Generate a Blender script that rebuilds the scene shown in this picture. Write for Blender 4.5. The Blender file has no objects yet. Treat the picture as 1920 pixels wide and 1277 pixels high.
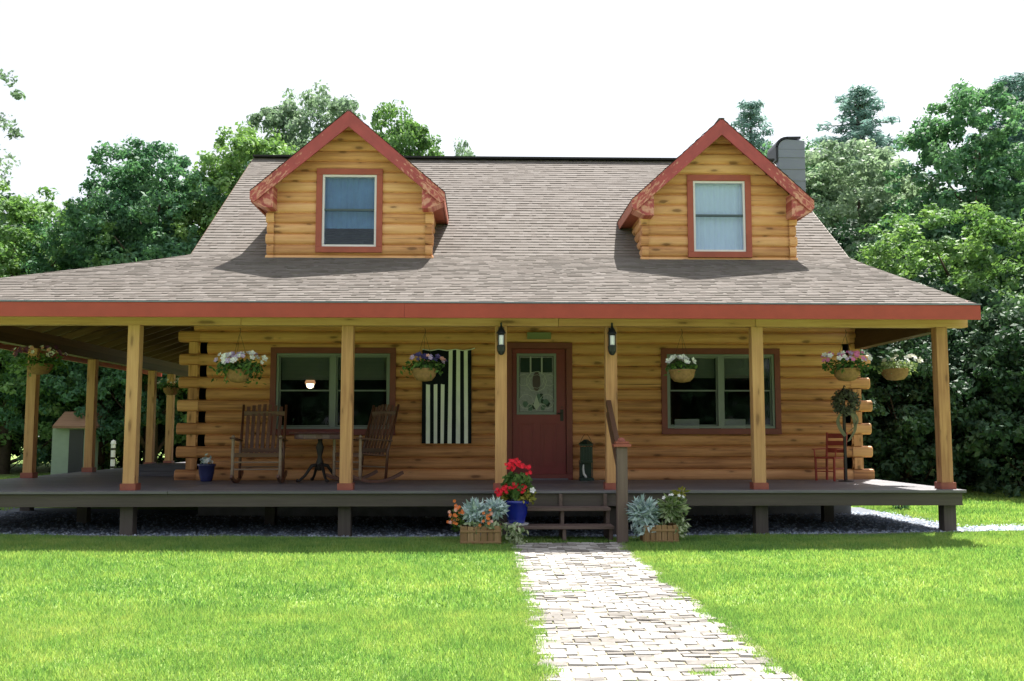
import bpy, math, random
import numpy as np
from mathutils import Vector, Matrix, Euler
random.seed(7); RS = np.random.RandomState(11)
R = math.radians
sc = bpy.context.scene
col = sc.collection

# ------------------------------------------------------------------ camera
cam_d = bpy.data.cameras.new('camera'); cam = bpy.data.objects.new('camera', cam_d); col.objects.link(cam)
cam_d.sensor_width = 36; cam_d.lens = 36 * 1842 / 1920; cam_d.clip_end = 2000
cam.location = (0, 0, 1.31); cam.rotation_euler = (R(90 + 5.4), 0, R(-1.6))
sc.camera = cam
# ------------------------------------------------------------------ sky, sun, exposure
SUN = Vector((0.75, 1.40, 2.85)).normalized()
elev = math.asin(SUN.z); az = math.atan2(SUN.x, SUN.y)
w = bpy.data.worlds.new('World'); sc.world = w; w.use_nodes = True
wn = w.node_tree; wn.nodes.clear()
sky = wn.nodes.new('ShaderNodeTexSky'); sky.sky_type = 'NISHITA'; sky.sun_disc = False
sky.sun_elevation = elev; sky.sun_rotation = az; sky.dust_density = 4.0; sky.air_density = 1.0
veil = wn.nodes.new('ShaderNodeMixRGB'); veil.inputs[0].default_value = 0.6; veil.inputs[2].default_value = (6.2, 6.2, 6.3, 1)
bg = wn.nodes.new('ShaderNodeBackground'); bg.inputs[1].default_value = 0.07
wo = wn.nodes.new('ShaderNodeOutputWorld')
wn.links.new(sky.outputs[0], veil.inputs[1]); wn.links.new(veil.outputs[0], bg.inputs[0]); wn.links.new(bg.outputs[0], wo.inputs[0])
sd = bpy.data.lights.new('sun', 'SUN'); sd.energy = 4.6; sd.angle = R(0.6); sd.color = (1, .955, .88)
so = bpy.data.objects.new('sun', sd); col.objects.link(so); so.rotation_euler = SUN.to_track_quat('Z', 'Y').to_euler(); so.location = (20, 30, 60)
sc.view_settings.view_transform = 'Standard'; sc.view_settings.look = 'None'; sc.view_settings.gamma = 1
sc.view_settings.exposure = 1.55

# ------------------------------------------------------------------ materials
def newmat(name):
    m = bpy.data.materials.new(name); m.use_nodes = True; nt = m.node_tree
    return m, nt, nt.nodes['Principled BSDF']
def nd(nt, t, **k):
    n = nt.nodes.new(t)
    for a, b in k.items(): setattr(n, a, b)
    return n
def ramp(nt, fac, stops):
    r = nd(nt, 'ShaderNodeValToRGB'); cr = r.color_ramp
    while len(cr.elements) < len(stops): cr.elements.new(.5)
    for e, (p, c) in zip(cr.elements, stops): e.position = p; e.color = (*c, 1)
    nt.links.new(fac, r.inputs[0]); return r.outputs[0]
def mth(nt, op, a, b=None, c=None, clamp=False):
    n = nd(nt, 'ShaderNodeMath', operation=op); n.use_clamp = clamp
    for i, x in enumerate((a, b, c)):
        if x is None: continue
        if isinstance(x, (int, float)): n.inputs[i].default_value = x
        else: nt.links.new(x, n.inputs[i])
    return n.outputs[0]
def mixc(nt, f, a, b, mode='MIX'):
    n = nd(nt, 'ShaderNodeMixRGB', blend_type=mode)
    for i, x in enumerate((f, a, b)):
        if isinstance(x, (int, float)): n.inputs[i].default_value = x
        elif isinstance(x, tuple): n.inputs[i].default_value = (*x, 1)
        else: nt.links.new(x, n.inputs[i])
    return n.outputs[0]
def noise(nt, vec, scale, detail=4, rough=.6):
    n = nd(nt, 'ShaderNodeTexNoise'); n.inputs['Scale'].default_value = scale; n.inputs['Detail'].default_value = detail
    n.inputs['Roughness'].default_value = rough
    if vec is not None: nt.links.new(vec, n.inputs['Vector'])
    return n.outputs[0]
def tone(nt):
    a = nd(nt, 'ShaderNodeAttribute', attribute_name='tone'); return a.outputs['Fac']
def uvvec(nt, sx, sy, off=True):
    """UV in metres (u along the piece), shifted by the piece's own tone so no two pieces match"""
    uv = nd(nt, 'ShaderNodeUVMap'); sp = nd(nt, 'ShaderNodeSeparateXYZ'); nt.links.new(uv.outputs[0], sp.inputs[0])
    t = tone(nt); cb = nd(nt, 'ShaderNodeCombineXYZ')
    nt.links.new(mth(nt, 'MULTIPLY_ADD', sp.outputs[0], sx, mth(nt, 'MULTIPLY', t, 53.7) if off else 0.0), cb.inputs[0])
    nt.links.new(mth(nt, 'MULTIPLY_ADD', sp.outputs[1], sy, mth(nt, 'MULTIPLY', t, 31.3) if off else 0.0), cb.inputs[1])
    return cb.outputs[0]
def bump(nt, bs, h, s=.3, d=.01):
    b = nd(nt, 'ShaderNodeBump'); b.inputs['Strength'].default_value = s; b.inputs['Distance'].default_value = d
    nt.links.new(h, b.inputs['Height']); nt.links.new(b.outputs[0], bs.inputs['Normal'])

def wood(name, c_lo, c_mid, c_hi, knots=True, rough=.6, spec=.3, knotcol=(.07, .028, .01), kv=5.2, ku=1.5, kn=.55):
    m, nt, bs = newmat(name)
    g = noise(nt, uvvec(nt, 1.3, 26), 1.0, 5, .62)
    big = noise(nt, uvvec(nt, .9, 1.6), 1.0, 3)
    f = mth(nt, 'ADD', mth(nt, 'MULTIPLY', g, .55), mth(nt, 'MULTIPLY', big, .3))
    f = mth(nt, 'ADD', f, mth(nt, 'MULTIPLY', mth(nt, 'FRACT', mth(nt, 'MULTIPLY', tone(nt), 7.3)), .24))
    c = ramp(nt, f, [(.32, c_lo), (.54, c_mid), (.8, c_hi)])
    if knots:
        v = nd(nt, 'ShaderNodeTexVoronoi', voronoi_dimensions='2D'); v.inputs['Scale'].default_value = 1
        wob = noise(nt, uvvec(nt, 9, 22), 1.0, 2)
        nt.links.new(uvvec(nt, ku, kv), v.inputs['Vector'])
        d = mth(nt, 'ADD', v.outputs['Distance'], mth(nt, 'MULTIPLY', mth(nt, 'SUBTRACT', wob, .5), .12))
        sep = nd(nt, 'ShaderNodeSeparateColor'); nt.links.new(v.outputs['Color'], sep.inputs[0])
        size = mth(nt, 'MULTIPLY', sep.outputs[0], .165)
        k = mth(nt, 'MULTIPLY', mth(nt, 'SUBTRACT', size, d), 16, clamp=True)
        halo = mth(nt, 'MULTIPLY', mth(nt, 'SUBTRACT', mth(nt, 'ADD', size, .12), d), 3.0, clamp=True)
        c = mixc(nt, mth(nt, 'MULTIPLY', halo, .5), c, tuple(a * .45 for a in c_lo))
        c = mixc(nt, mth(nt, 'MULTIPLY', k, kn), c, knotcol)
        cr = noise(nt, uvvec(nt, .55, 34), 1.0, 2, .5)
        c = mixc(nt, mth(nt, 'MULTIPLY', mth(nt, 'SUBTRACT', cr, .69), 9, clamp=True), c, knotcol)
    nt.links.new(c, bs.inputs['Base Color']); bs.inputs['Roughness'].default_value = rough
    bs.inputs['Specular IOR Level'].default_value = spec
    bump(nt, bs, g, .25, .004)
    return m
M = {}
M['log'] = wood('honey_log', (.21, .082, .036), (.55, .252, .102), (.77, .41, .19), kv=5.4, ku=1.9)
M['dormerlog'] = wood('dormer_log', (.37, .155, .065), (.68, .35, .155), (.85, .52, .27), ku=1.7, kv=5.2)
M['post'] = wood('post_pine', (.29, .13, .06), (.50, .27, .125), (.65, .40, .20), kv=6.5, ku=1.8, kn=.38)
M['beam'] = wood('beam_pine', (.30, .135, .065), (.48, .255, .125), (.62, .38, .20), kv=6, ku=1.2)
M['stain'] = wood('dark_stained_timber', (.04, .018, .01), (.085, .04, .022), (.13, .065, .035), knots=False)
M['rafter'] = wood('rafter_brown', (.07, .035, .018), (.12, .06, .03), (.19, .10, .05), knots=False)
M['deck'] = wood('deck_board_grey', (.085, .080, .09), (.13, .124, .14), (.19, .18, .205), knots=False, rough=.45, spec=.5)
M['rim'] = wood('rim_brown_grey', (.05, .040, .035), (.078, .064, .056), (.11, .092, .08), knots=False)
M['stepwood'] = wood('step_brown', (.085, .058, .05), (.13, .092, .08), (.19, .14, .12), knots=False)
M['chairwood'] = wood('rocker_brown', (.05, .018, .010), (.10, .036, .02), (.17, .07, .04), knots=False, rough=.4, spec=.5)
M['chairsheen'] = wood('rocker_leg_sheen', (.14, .09, .065), (.24, .165, .12), (.34, .25, .19), knots=False, rough=.4, spec=.5)  # paler copy of the chair wood: sheen on the legs put into colour
M['boxwood'] = wood('planter_wood', (.16, .09, .04), (.28, .17, .08), (.42, .28, .15), knots=False)
M['bench'] = wood('grey_box_wood', (.05, .05, .06), (.085, .085, .10), (.14, .14, .16), knots=False)
M['shedroof'] = wood('brown_shed_roof', (.12, .06, .04), (.22, .12, .08), (.33, .2, .14), knots=False)

def paint(name, c, var=.25, rough=.5, spec=.4, scale=6, bumps=.1):
    m, nt, bs = newmat(name)
    tc = nd(nt, 'ShaderNodeTexCoord')
    n1 = noise(nt, tc.outputs['Object'], scale, 5)
    n2 = noise(nt, tc.outputs['Object'], scale * .2, 3)
    f = mth(nt, 'ADD', mth(nt, 'MULTIPLY', n1, .6), mth(nt, 'MULTIPLY', n2, .4))
    cc = ramp(nt, f, [(.3, tuple(x * (1 - var) for x in c)), (.7, tuple(min(1, x * (1 + var)) for x in c))])
    nt.links.new(cc, bs.inputs['Base Color']); bs.inputs['Roughness'].default_value = rough; bs.inputs['Specular IOR Level'].default_value = spec
    if bumps: bump(nt, bs, n1, bumps, .004)
    return m
M['red'] = paint('red_fascia', (.34, .052, .038), .14, .45)
M['redtrim'] = paint('dark_red_trim', (.18, .040, .032), .2)
M['dtrim'] = paint('dormer_red_trim', (.36, .085, .055), .2)
M['reddoor'] = paint('red_door', (.20, .026, .030), .12, .4)
M['collar'] = paint('red_collar', (.25, .07, .05), .3)
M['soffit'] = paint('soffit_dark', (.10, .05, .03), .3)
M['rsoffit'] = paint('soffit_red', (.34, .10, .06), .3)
M['sash'] = paint('sash_grey_green', (.19, .21, .20), .08, .5)
M['dsash'] = paint('sash_white', (.74, .70, .74), .06, .5)
M['sashdark'] = paint('sash_dark', (.07, .10, .12), .1, .5)
M['black'] = paint('black_metal', (.012, .013, .018), .3, .4)
M['iron'] = paint('dark_iron', (.02, .016, .014), .3, .5)
M['greenblack'] = paint('dark_green_metal', (.012, .03, .022), .3, .35)
M['bluepot'] = paint('blue_glaze', (.008, .02, .26), .2, .12, .7)
M['navypot'] = paint('navy_glaze', (.03, .035, .12), .25, .2, .6)
M['saucer'] = paint('pale_saucer', (.62, .62, .66), .1)
M['wicker'] = paint('basket_coir', (.26, .15, .075), .35, .9, .1, 30, .5)
M['whitefab'] = paint('white_stripe', (.80, .80, .76), .08, .8, .1)
M['blackfab'] = paint('black_fabric', (.008, .010, .014), .2, .8, .1)
M['conc'] = paint('foundation_block', (.22, .22, .22), .3, .9)
M['chim'] = paint('chimney_sheet_metal', (.18, .195, .27), .12, .45, .5, 3)
M['smallred'] = paint('small_red_chair', (.30, .035, .02), .25)
M['blind'] = paint('grey_blind', (.17, .17, .165), .1, .9)
M['bluecurt'] = paint('blue_curtain', (.17, .265, .43), .22, .9, .1, 4)
M['palecurt'] = paint('pale_curtain', (.86, .82, .95), .08, .9, .1, 2.2)
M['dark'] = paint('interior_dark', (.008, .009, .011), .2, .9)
M['whitep'] = paint('white_paint', (.75, .75, .72), .08)
M['shed'] = paint('pale_green_paint', (.22, .29, .22), .1)
M['plaque'] = paint('green_plaque', (.20, .22, .11), .15)
M['dried'] = paint('dried_grey_green', (.10, .11, .075), .4, .9)
M['ribbon'] = paint('olive_ribbon', (.17, .17, .10), .3, .9)
M['bark'] = paint('bark', (.09, .07, .055), .4, .9, .1, 8, .6)
M['edging'] = paint('edging_strip', (.19, .20, .18), .25, .7)
M['ridge'] = paint('ridge_vent_dark', (.02, .02, .022), .2, .8)
M['tablet'] = paint('table_purple_brown', (.12, .055, .06), .2, .3, .5)

def pm(name, c, c2, peel_from, peel_to):
    """red paint that has flaked off towards the far end of the board (u = metres along it)"""
    m, nt, bs = newmat(name)
    uv = nd(nt, 'ShaderNodeUVMap'); sp = nd(nt, 'ShaderNodeSeparateXYZ'); nt.links.new(uv.outputs[0], sp.inputs[0])
    g = mth(nt, 'DIVIDE', mth(nt, 'SUBTRACT', sp.outputs[0], peel_from), peel_to - peel_from, clamp=True)
    n = noise(nt, uvvec(nt, 11, 19), 1.0, 4, .6)
    k = mth(nt, 'MULTIPLY', mth(nt, 'SUBTRACT', mth(nt, 'ADD', n, mth(nt, 'MULTIPLY', g, .22)), .66), 9, clamp=True)
    n2 = noise(nt, uvvec(nt, 3, 5), 1.0, 3)
    base = ramp(nt, n2, [(.3, tuple(x * .85 for x in c)), (.7, tuple(x * 1.2 for x in c))])
    k2 = mth(nt, 'MULTIPLY', mth(nt, 'SUBTRACT', n, .42), 5, clamp=True)
    peel = mixc(nt, k2, (.46, .11, .07), c2)
    nt.links.new(mixc(nt, k, base, peel), bs.inputs['Base Color']); bs.inputs['Roughness'].default_value = .55
    return m
M['peel'] = pm('flaking_red_board', (.34, .058, .06), (.60, .30, .22), .8, 1.6)

def emis(name, c, s):
    m, nt, bs = newmat(name); bs.inputs['Base Color'].default_value = (*c, 1)
    bs.inputs['Emission Color'].default_value = (*c, 1); bs.inputs['Emission Strength'].default_value = s
    return m
M['bulb'] = emis('lit_frosted_glass', (.62, .64, .66), .06)
M['amber'] = emis('amber_shade', (.9, .45, .22), .22)
M['warm'] = emis('warm_bulb', (1, .82, .55), 2.0)
def glassm(name, tint, gl=.16):
    m, nt, bs = newmat(name); nt.nodes.remove(bs)
    t = nd(nt, 'ShaderNodeBsdfTransparent'); t.inputs[0].default_value = (*tint, 1)
    g = nd(nt, 'ShaderNodeBsdfGlossy'); g.inputs['Roughness'].default_value = .03; g.inputs[0].default_value = (.9, .95, 1, 1)
    fr = nd(nt, 'ShaderNodeFresnel'); fr.inputs[0].default_value = 1.5
    mx = nd(nt, 'ShaderNodeMixShader'); nt.links.new(mth(nt, 'MULTIPLY_ADD', fr.outputs[0], .42, gl, clamp=True), mx.inputs[0])
    nt.links.new(t.outputs[0], mx.inputs[1]); nt.links.new(g.outputs[0], mx.inputs[2]); nt.links.new(mx.outputs[0], nt.nodes['Material Output'].inputs[0])
    return m
M['glass'] = glassm('window_glass', (.84, .86, .86), .0)
M['dglass'] = glassm('dormer_glass', (.85, .92, .97), .01)

def shingle():
    m, nt, bs = newmat('asphalt_shingle')
    tc = nd(nt, 'ShaderNodeTexCoord')
    n = noise(nt, tc.outputs['Object'], 90, 3, .7); n2 = noise(nt, tc.outputs['Object'], .7, 3)
    f = mth(nt, 'ADD', mth(nt, 'MULTIPLY', tone(nt), .62), mth(nt, 'MULTIPLY', n, .38))
    c = ramp(nt, f, [(.12, (.108, .094, .085)), (.45, (.148, .133, .123)), (.7, (.168, .153, .143)), (.92, (.205, .19, .18))])
    c = mixc(nt, mth(nt, 'MULTIPLY', n2, .3), c, (.20, .17, .155))
    nt.links.new(c, bs.inputs['Base Color']); bs.inputs['Roughness'].default_value = .9; bs.inputs['Specular IOR Level'].default_value = .15
    bump(nt, bs, n, .4, .004); return m
M['shingle'] = shingle()

def leafm(name, lo, mid, hi, trans=.45, tr=(1.15, 1.3, .45), rough=.55):
    m, nt, bs = newmat(name)
    oi = nd(nt, 'ShaderNodeObjectInfo')
    f = mth(nt, 'ADD', mth(nt, 'MULTIPLY', tone(nt), .8), mth(nt, 'MULTIPLY', oi.outputs['Random'], .2))
    c = ramp(nt, f, [(.1, lo), (.5, mid), (.9, hi)])
    nt.links.new(c, bs.inputs['Base Color']); bs.inputs['Roughness'].default_value = .6; bs.inputs['Specular IOR Level'].default_value = .22
    t = nd(nt, 'ShaderNodeBsdfTranslucent'); nt.links.new(mixc(nt, 1.0, c, tr, 'MULTIPLY'), t.inputs[0])
    mx = nd(nt, 'ShaderNodeMixShader'); mx.inputs[0].default_value = trans
    nt.links.new(bs.outputs[0], mx.inputs[1]); nt.links.new(t.outputs[0], mx.inputs[2]); nt.links.new(mx.outputs[0], nt.nodes['Material Output'].inputs[0])
    return m
M['leafmid'] = leafm('leaf_mid', (.046, .12, .078), (.105, .225, .135), (.205, .34, .21), .38, (1.05, 1.2, .7))
M['leafyel'] = leafm('leaf_yellow_green', (.075, .155, .072), (.145, .27, .11), (.26, .40, .175), .35, (1.05, 1.15, .55))
M['leafshade'] = leafm('leaf_dark_shade', (.022, .056, .036), (.046, .10, .058), (.09, .16, .09), .22, (1.0, 1.1, .7))  # shade under the wood's edge is put into this darker leaf colour
M['leafhaze'] = leafm('leaf_pale_haze', (.12, .19, .14), (.22, .31, .22), (.36, .46, .33), .4, (1.02, 1.1, .85))  # haze and glare on the trees are put into this paler leaf colour
M['needle'] = leafm('needle_blue_haze', (.09, .165, .155), (.17, .285, .27), (.27, .40, .38), .4, (1, 1.1, 1.0))  # pale bluish cast takes in haze over the far pines
M['basketleaf'] = leafm('basket_leaf', (.03, .07, .02), (.07, .14, .035), (.13, .22, .06), .3)
M['silver'] = leafm('silver_leaf', (.26, .36, .36), (.42, .54, .54), (.60, .70, .70), .15, (1, 1, 1))
M['ivy'] = leafm('trailing_leaf', (.10, .16, .06), (.25, .32, .17), (.5, .55, .38), .2)
M['yfol'] = leafm('chartreuse_leaf', (.12, .14, .02), (.28, .27, .05), (.42, .36, .09), .3)
def petal(name, c):
    m = leafm(name, tuple(x * .8 for x in c), c, tuple(min(.95, x * 1.15) for x in c), .25, (1, 1, 1)); return m
M['pw'] = petal('petal_white', (.82, .82, .86)); M['pl'] = petal('petal_lilac', (.55, .42, .72)); M['pp'] = petal('petal_pink', (.62, .16, .42))
M['pdp'] = petal('petal_dark_plum', (.16, .05, .13)); M['pr'] = petal('petal_red', (.72, .02, .045)); M['po'] = petal('petal_orange', (.80, .22, .06))
M['pi'] = petal('petal_indigo', (.07, .055, .19)); M['ps'] = petal('petal_salmon', (.80, .42, .36)); M['pc'] = petal('petal_cream', (.80, .78, .68))

def lawnmat():
    m, nt, bs = newmat('lawn_soil_and_thatch')
    tc = nd(nt, 'ShaderNodeTexCoord')
    a = noise(nt, tc.outputs['Object'], 1.1, 6, .65); b = noise(nt, tc.outputs['Object'], 45, 4, .7)
    f = mth(nt, 'ADD', mth(nt, 'MULTIPLY', a, .6), mth(nt, 'MULTIPLY', b, .4))
    c = ramp(nt, f, [(.32, (.12, .21, .06)), (.5, (.21, .31, .09)), (.68, (.33, .39, .15))])
    nt.links.new(c, bs.inputs['Base Color']); bs.inputs['Roughness'].default_value = .9; bs.inputs['Specular IOR Level'].default_value = .1
    bump(nt, bs, b, .6, .02); return m
M['lawn'] = lawnmat()
def grassmat():
    m, nt, bs = newmat('grass_blade')
    tc = nd(nt, 'ShaderNodeTexCoord'); a = noise(nt, tc.outputs['Object'], .55, 4, .6); a2 = noise(nt, tc.outputs['Object'], 3.2, 3, .6)
    f = mth(nt, 'ADD', mth(nt, 'MULTIPLY', tone(nt), .20), mth(nt, 'ADD', mth(nt, 'MULTIPLY', a, .46), mth(nt, 'MULTIPLY', a2, .34)))
    c = ramp(nt, f, [(.33, (.10, .235, .07)), (.45, (.185, .34, .095)), (.57, (.285, .42, .12)), (.70, (.43, .49, .17))])
    nt.links.new(c, bs.inputs['Base Color']); bs.inputs['Roughness'].default_value = .5; bs.inputs['Specular IOR Level'].default_value = .25
    t = nd(nt, 'ShaderNodeBsdfTranslucent'); nt.links.new(mixc(nt, 1.0, c, (1.15, 1.15, .75), 'MULTIPLY'), t.inputs[0])
    mx = nd(nt, 'ShaderNodeMixShader'); mx.inputs[0].default_value = .5
    nt.links.new(bs.outputs[0], mx.inputs[1]); nt.links.new(t.outputs[0], mx.inputs[2]); nt.links.new(mx.outputs[0], nt.nodes['Material Output'].inputs[0])
    return m
M['grass'] = grassmat()
def stonem(name, stops, sc_=25):
    m, nt, bs = newmat(name); tc = nd(nt, 'ShaderNodeTexCoord'); b = noise(nt, tc.outputs['Object'], sc_, 4, .7)
    f = mth(nt, 'ADD', mth(nt, 'MULTIPLY', tone(nt), .6), mth(nt, 'MULTIPLY', b, .4))
    nt.links.new(ramp(nt, f, stops), bs.inputs['Base Color']); bs.inputs['Roughness'].default_value = .85; bump(nt, bs, b, .3, .005); return m
M['gravel'] = stonem('blue_grey_gravel', [(.2, (.11, .14, .20)), (.55, (.26, .32, .42)), (.85, (.58, .63, .72))])
M['gravelbase'] = stonem('gravel_base', [(.2, (.07, .08, .10)), (.55, (.13, .15, .18)), (.85, (.2, .22, .25))], 60)
M['paver'] = stonem('paver_brick', [(.22, (.13, .12, .108)), (.42, (.265, .25, .232)), (.8, (.44, .425, .405))], 14)
M['joint'] = stonem('mossy_joint', [(.3, (.09, .115, .035)), (.45, (.18, .165, .095)), (.62, (.30, .27, .21))], 3)

# ------------------------------------------------------------------ builders
WL = {}
def setp(o, label=None, cat=None, group=None, kind=None):
    for k, v in (('label', label), ('category', cat), ('group', group), ('kind', kind)):
        if v: o[k] = v
    return o
def attach(o, parent, wloc):
    wloc = Vector(wloc)
    if parent is not None:
        o.parent = parent; o.location = wloc - WL[parent]
    else: o.location = wloc
    WL[o] = wloc
def empty(name, loc, label, cat, group=None, kind=None):
    o = bpy.data.objects.new(name, None); col.objects.link(o); o.empty_display_size = .2
    attach(o, None, loc); return setp(o, label, cat, group, kind)
class MB:
    def __init__(s): s.v = []; s.f = []; s.mi = []; s.t = []; s.uv = []
    def face(s, pts, uv=None, t=.5, mi=0):
        b = len(s.v); s.v += [tuple(p) for p in pts]; s.f.append(list(range(b, b + len(pts)))); s.mi.append(mi); s.t.append(t)
        s.uv += uv if uv else [(p[0], p[2]) for p in pts]
    def mesh_part(s, vs, fs, uvs=None, t=.5, mi=0):
        """connected vertices; uvs is per-vertex"""
        b = len(s.v); s.v += [tuple(p) for p in vs]
        for f in fs:
            s.f.append([b + i for i in f]); s.mi.append(mi); s.t.append(t)
            s.uv += [uvs[i] if uvs else (vs[i][0], vs[i][2]) for i in f]
    def obox(s, c, ax, t=None, mi=0):
        """c centre, ax three half-axis vectors; UV u runs along the longest"""
        c = Vector(c); ax = [Vector(a) for a in ax]; t = random.random() if t is None else t
        L = sorted(range(3), key=lambda i: -ax[i].length)
        P = lambda i, j, k: c + ax[0] * i + ax[1] * j + ax[2] * k
        quads = []
        for a in range(3):
            for sgn in (-1, 1):
                o = [i for i in range(3) if i != a]
                cs = [(-1, -1), (1, -1), (1, 1), (-1, 1)]
                if (sgn < 0) ^ (a == 1): cs = cs[::-1]
                pts = []; uvs = []
                uax = o[0] if L.index(o[0]) < L.index(o[1]) else o[1]; vax = o[1] if uax == o[0] else o[0]
                for (p, q) in cs:
                    ijk = [0, 0, 0]; ijk[a] = sgn; ijk[o[0]] = p; ijk[o[1]] = q
                    pts.append(P(*ijk))
                    uvs.append(((ijk[uax] + 1) * ax[uax].length, (ijk[vax] + 1) * ax[vax].length + a * .37))
                quads.append((pts, uvs))
        # shared verts for clean bevels
        idx = {}; vs = []
        b = len(s.v)
        for pts, uvs in quads:
            f = []
            for p in pts:
                k = (round(p.x, 5), round(p.y, 5), round(p.z, 5))
                if k not in idx: idx[k] = b + len(vs); vs.append(tuple(p))
                f.append(idx[k])
            s.f.append(f); s.mi.append(mi); s.t.append(t); s.uv += uvs
        s.v += vs
    def box(s, x0, x1, y0, y1, z0, z1, t=None, mi=0):
        s.obox(((x0 + x1) / 2, (y0 + y1) / 2, (z0 + z1) / 2), ((abs(x1 - x0) / 2, 0, 0), (0, abs(y1 - y0) / 2, 0), (0, 0, abs(z1 - z0) / 2)), t, mi)
    def bar(s, p0, p1, w, h, t=None, up=(0, 0, 1), mi=0):
        p0 = Vector(p0); p1 = Vector(p1); d = (p1 - p0); n = d.normalized(); up = Vector(up)
        if abs(n.dot(up)) > .98: up = Vector((0, 1, 0))
        sd_ = n.cross(up).normalized(); u = sd_.cross(n)
        s.obox((p0 + p1) / 2, (d / 2, sd_ * w / 2, u * h / 2), t, mi)
    def tube(s, pts, rad, n=8, t=None, mi=0, cap=True):
        t = random.random() if t is None else t
        pts = [Vector(p) for p in pts]; rad = rad if isinstance(rad, (list, tuple)) else [rad] * len(pts)
        vs = []; uvs = []; L = 0
        ref = Vector((0, 0, 1)) if abs((pts[1] - pts[0]).normalized().z) < .9 else Vector((1, 0, 0))
        for i, p in enumerate(pts):
            d = (pts[min(i + 1, len(pts) - 1)] - pts[max(i - 1, 0)]).normalized()
            a = d.cross(ref).normalized(); b = d.cross(a)
            if i: L += (p - pts[i - 1]).length
            for k in range(n):
                th = 2 * math.pi * k / n
                vs.append(p + (a * math.cos(th) + b * math.sin(th)) * rad[i]); uvs.append((L, th * max(rad[0], .01)))
        fs = [(i * n + k, i * n + (k + 1) % n, (i + 1) * n + (k + 1) % n, (i + 1) * n + k) for i in range(len(pts) - 1) for k in range(n)]
        if cap: fs += [tuple(range(n))[::-1], tuple(range((len(pts) - 1) * n, len(pts) * n))]
        s.mesh_part(vs, fs, uvs, t, mi)
    def lathe(s, prof, c=(0, 0, 0), n=20, t=.5, mi=0):
        c = Vector(c); vs = []; uvs = []
        for (r, z) in prof:
            for k in range(n):
                th = 2 * math.pi * k / n; vs.append(c + Vector((r * math.cos(th), r * math.sin(th), z))); uvs.append((th * r, z))
        fs = [(i * n + k, i * n + (k + 1) % n, (i + 1) * n + (k + 1) % n, (i + 1) * n + k) for i in range(len(prof) - 1) for k in range(n)]
        fs += [tuple(range(n))[::-1], tuple(range((len(prof) - 1) * n, len(prof) * n))]
        s.mesh_part(vs, fs, uvs, t, mi)
    def prism(s, poly, axis, a0, a1, t=None, mi=0):
        """poly in the plane across `axis` ('x': (y,z), 'y': (x,z)), pushed from a0 to a1"""
        t = random.random() if t is None else t
        f = (lambda p, a: (a, p[0], p[1])) if axis == 'x' else (lambda p, a: (p[0], a, p[1]))
        n = len(poly); vs = [f(p, a0) for p in poly] + [f(p, a1) for p in poly]
        uv = [(p[0], p[1]) for p in poly] + [(p[0] + .13, p[1] + abs(a1 - a0)) for p in poly]
        fs = [tuple(range(n)), tuple(range(n, 2 * n))[::-1]] + [(i, i + n, (i + 1) % n + n, (i + 1) % n) for i in range(n)]
        s.mesh_part(vs, fs, uv, t, mi)
    def build(s, name, mats, parent=None, smooth=False, bevel=0, origin=None, fix=True):
        me = bpy.data.meshes.new(name); V = np.array(s.v, dtype=float)
        if origin is None: origin = ((V[:, 0].min() + V[:, 0].max()) / 2, (V[:, 1].min() + V[:, 1].max()) / 2, V[:, 2].min())
        V = V - np.array(origin); me.from_pydata(V.tolist(), [], s.f)
        for m in (mats if isinstance(mats, (list, tuple)) else [mats]): me.materials.append(M[m] if isinstance(m, str) else m)
        me.polygons.foreach_set('material_index', s.mi)
        if smooth: me.polygons.foreach_set('use_smooth', [True] * len(s.f))
        a = me.attributes.new('tone', 'FLOAT', 'FACE'); a.data.foreach_set('value', s.t)
        u = me.uv_layers.new(name='UVMap'); u.data.foreach_set('uv', np.array(s.uv, dtype=np.float32).ravel())
        if fix:
            import bmesh
            bm = bmesh.new(); bm.from_mesh(me); bmesh.ops.recalc_face_normals(bm, faces=bm.faces); bm.to_mesh(me); bm.free()
        me.update(); o = bpy.data.objects.new(name, me); col.objects.link(o); attach(o, parent, origin)
        if bevel:
            b = o.modifiers.new('bevel', 'BEVEL'); b.width = bevel; b.segments = 2; b.limit_method = 'ANGLE'
        return o
def copy_tree(o, parent=None):
    c = o.copy(); col.objects.link(c)
    if parent is not None: c.parent = parent
    for ch in o.children: copy_tree(ch, c)
    return c
def instance(proto, loc, rz=0, scale=1, label=None, group=None):
    c = copy_tree(proto); c.location = loc; c.rotation_euler = (0, 0, rz)
    c.scale = scale if isinstance(scale, tuple) else (scale,) * 3; setp(c, label, None, group); return c

def gz(x, y):
    """gentle swell of the ground"""
    return .015 + .0012 * min(x * x, 70.0)
def gza(x, y): return .015 + .0012 * np.minimum(x * x, 70.0)

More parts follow.
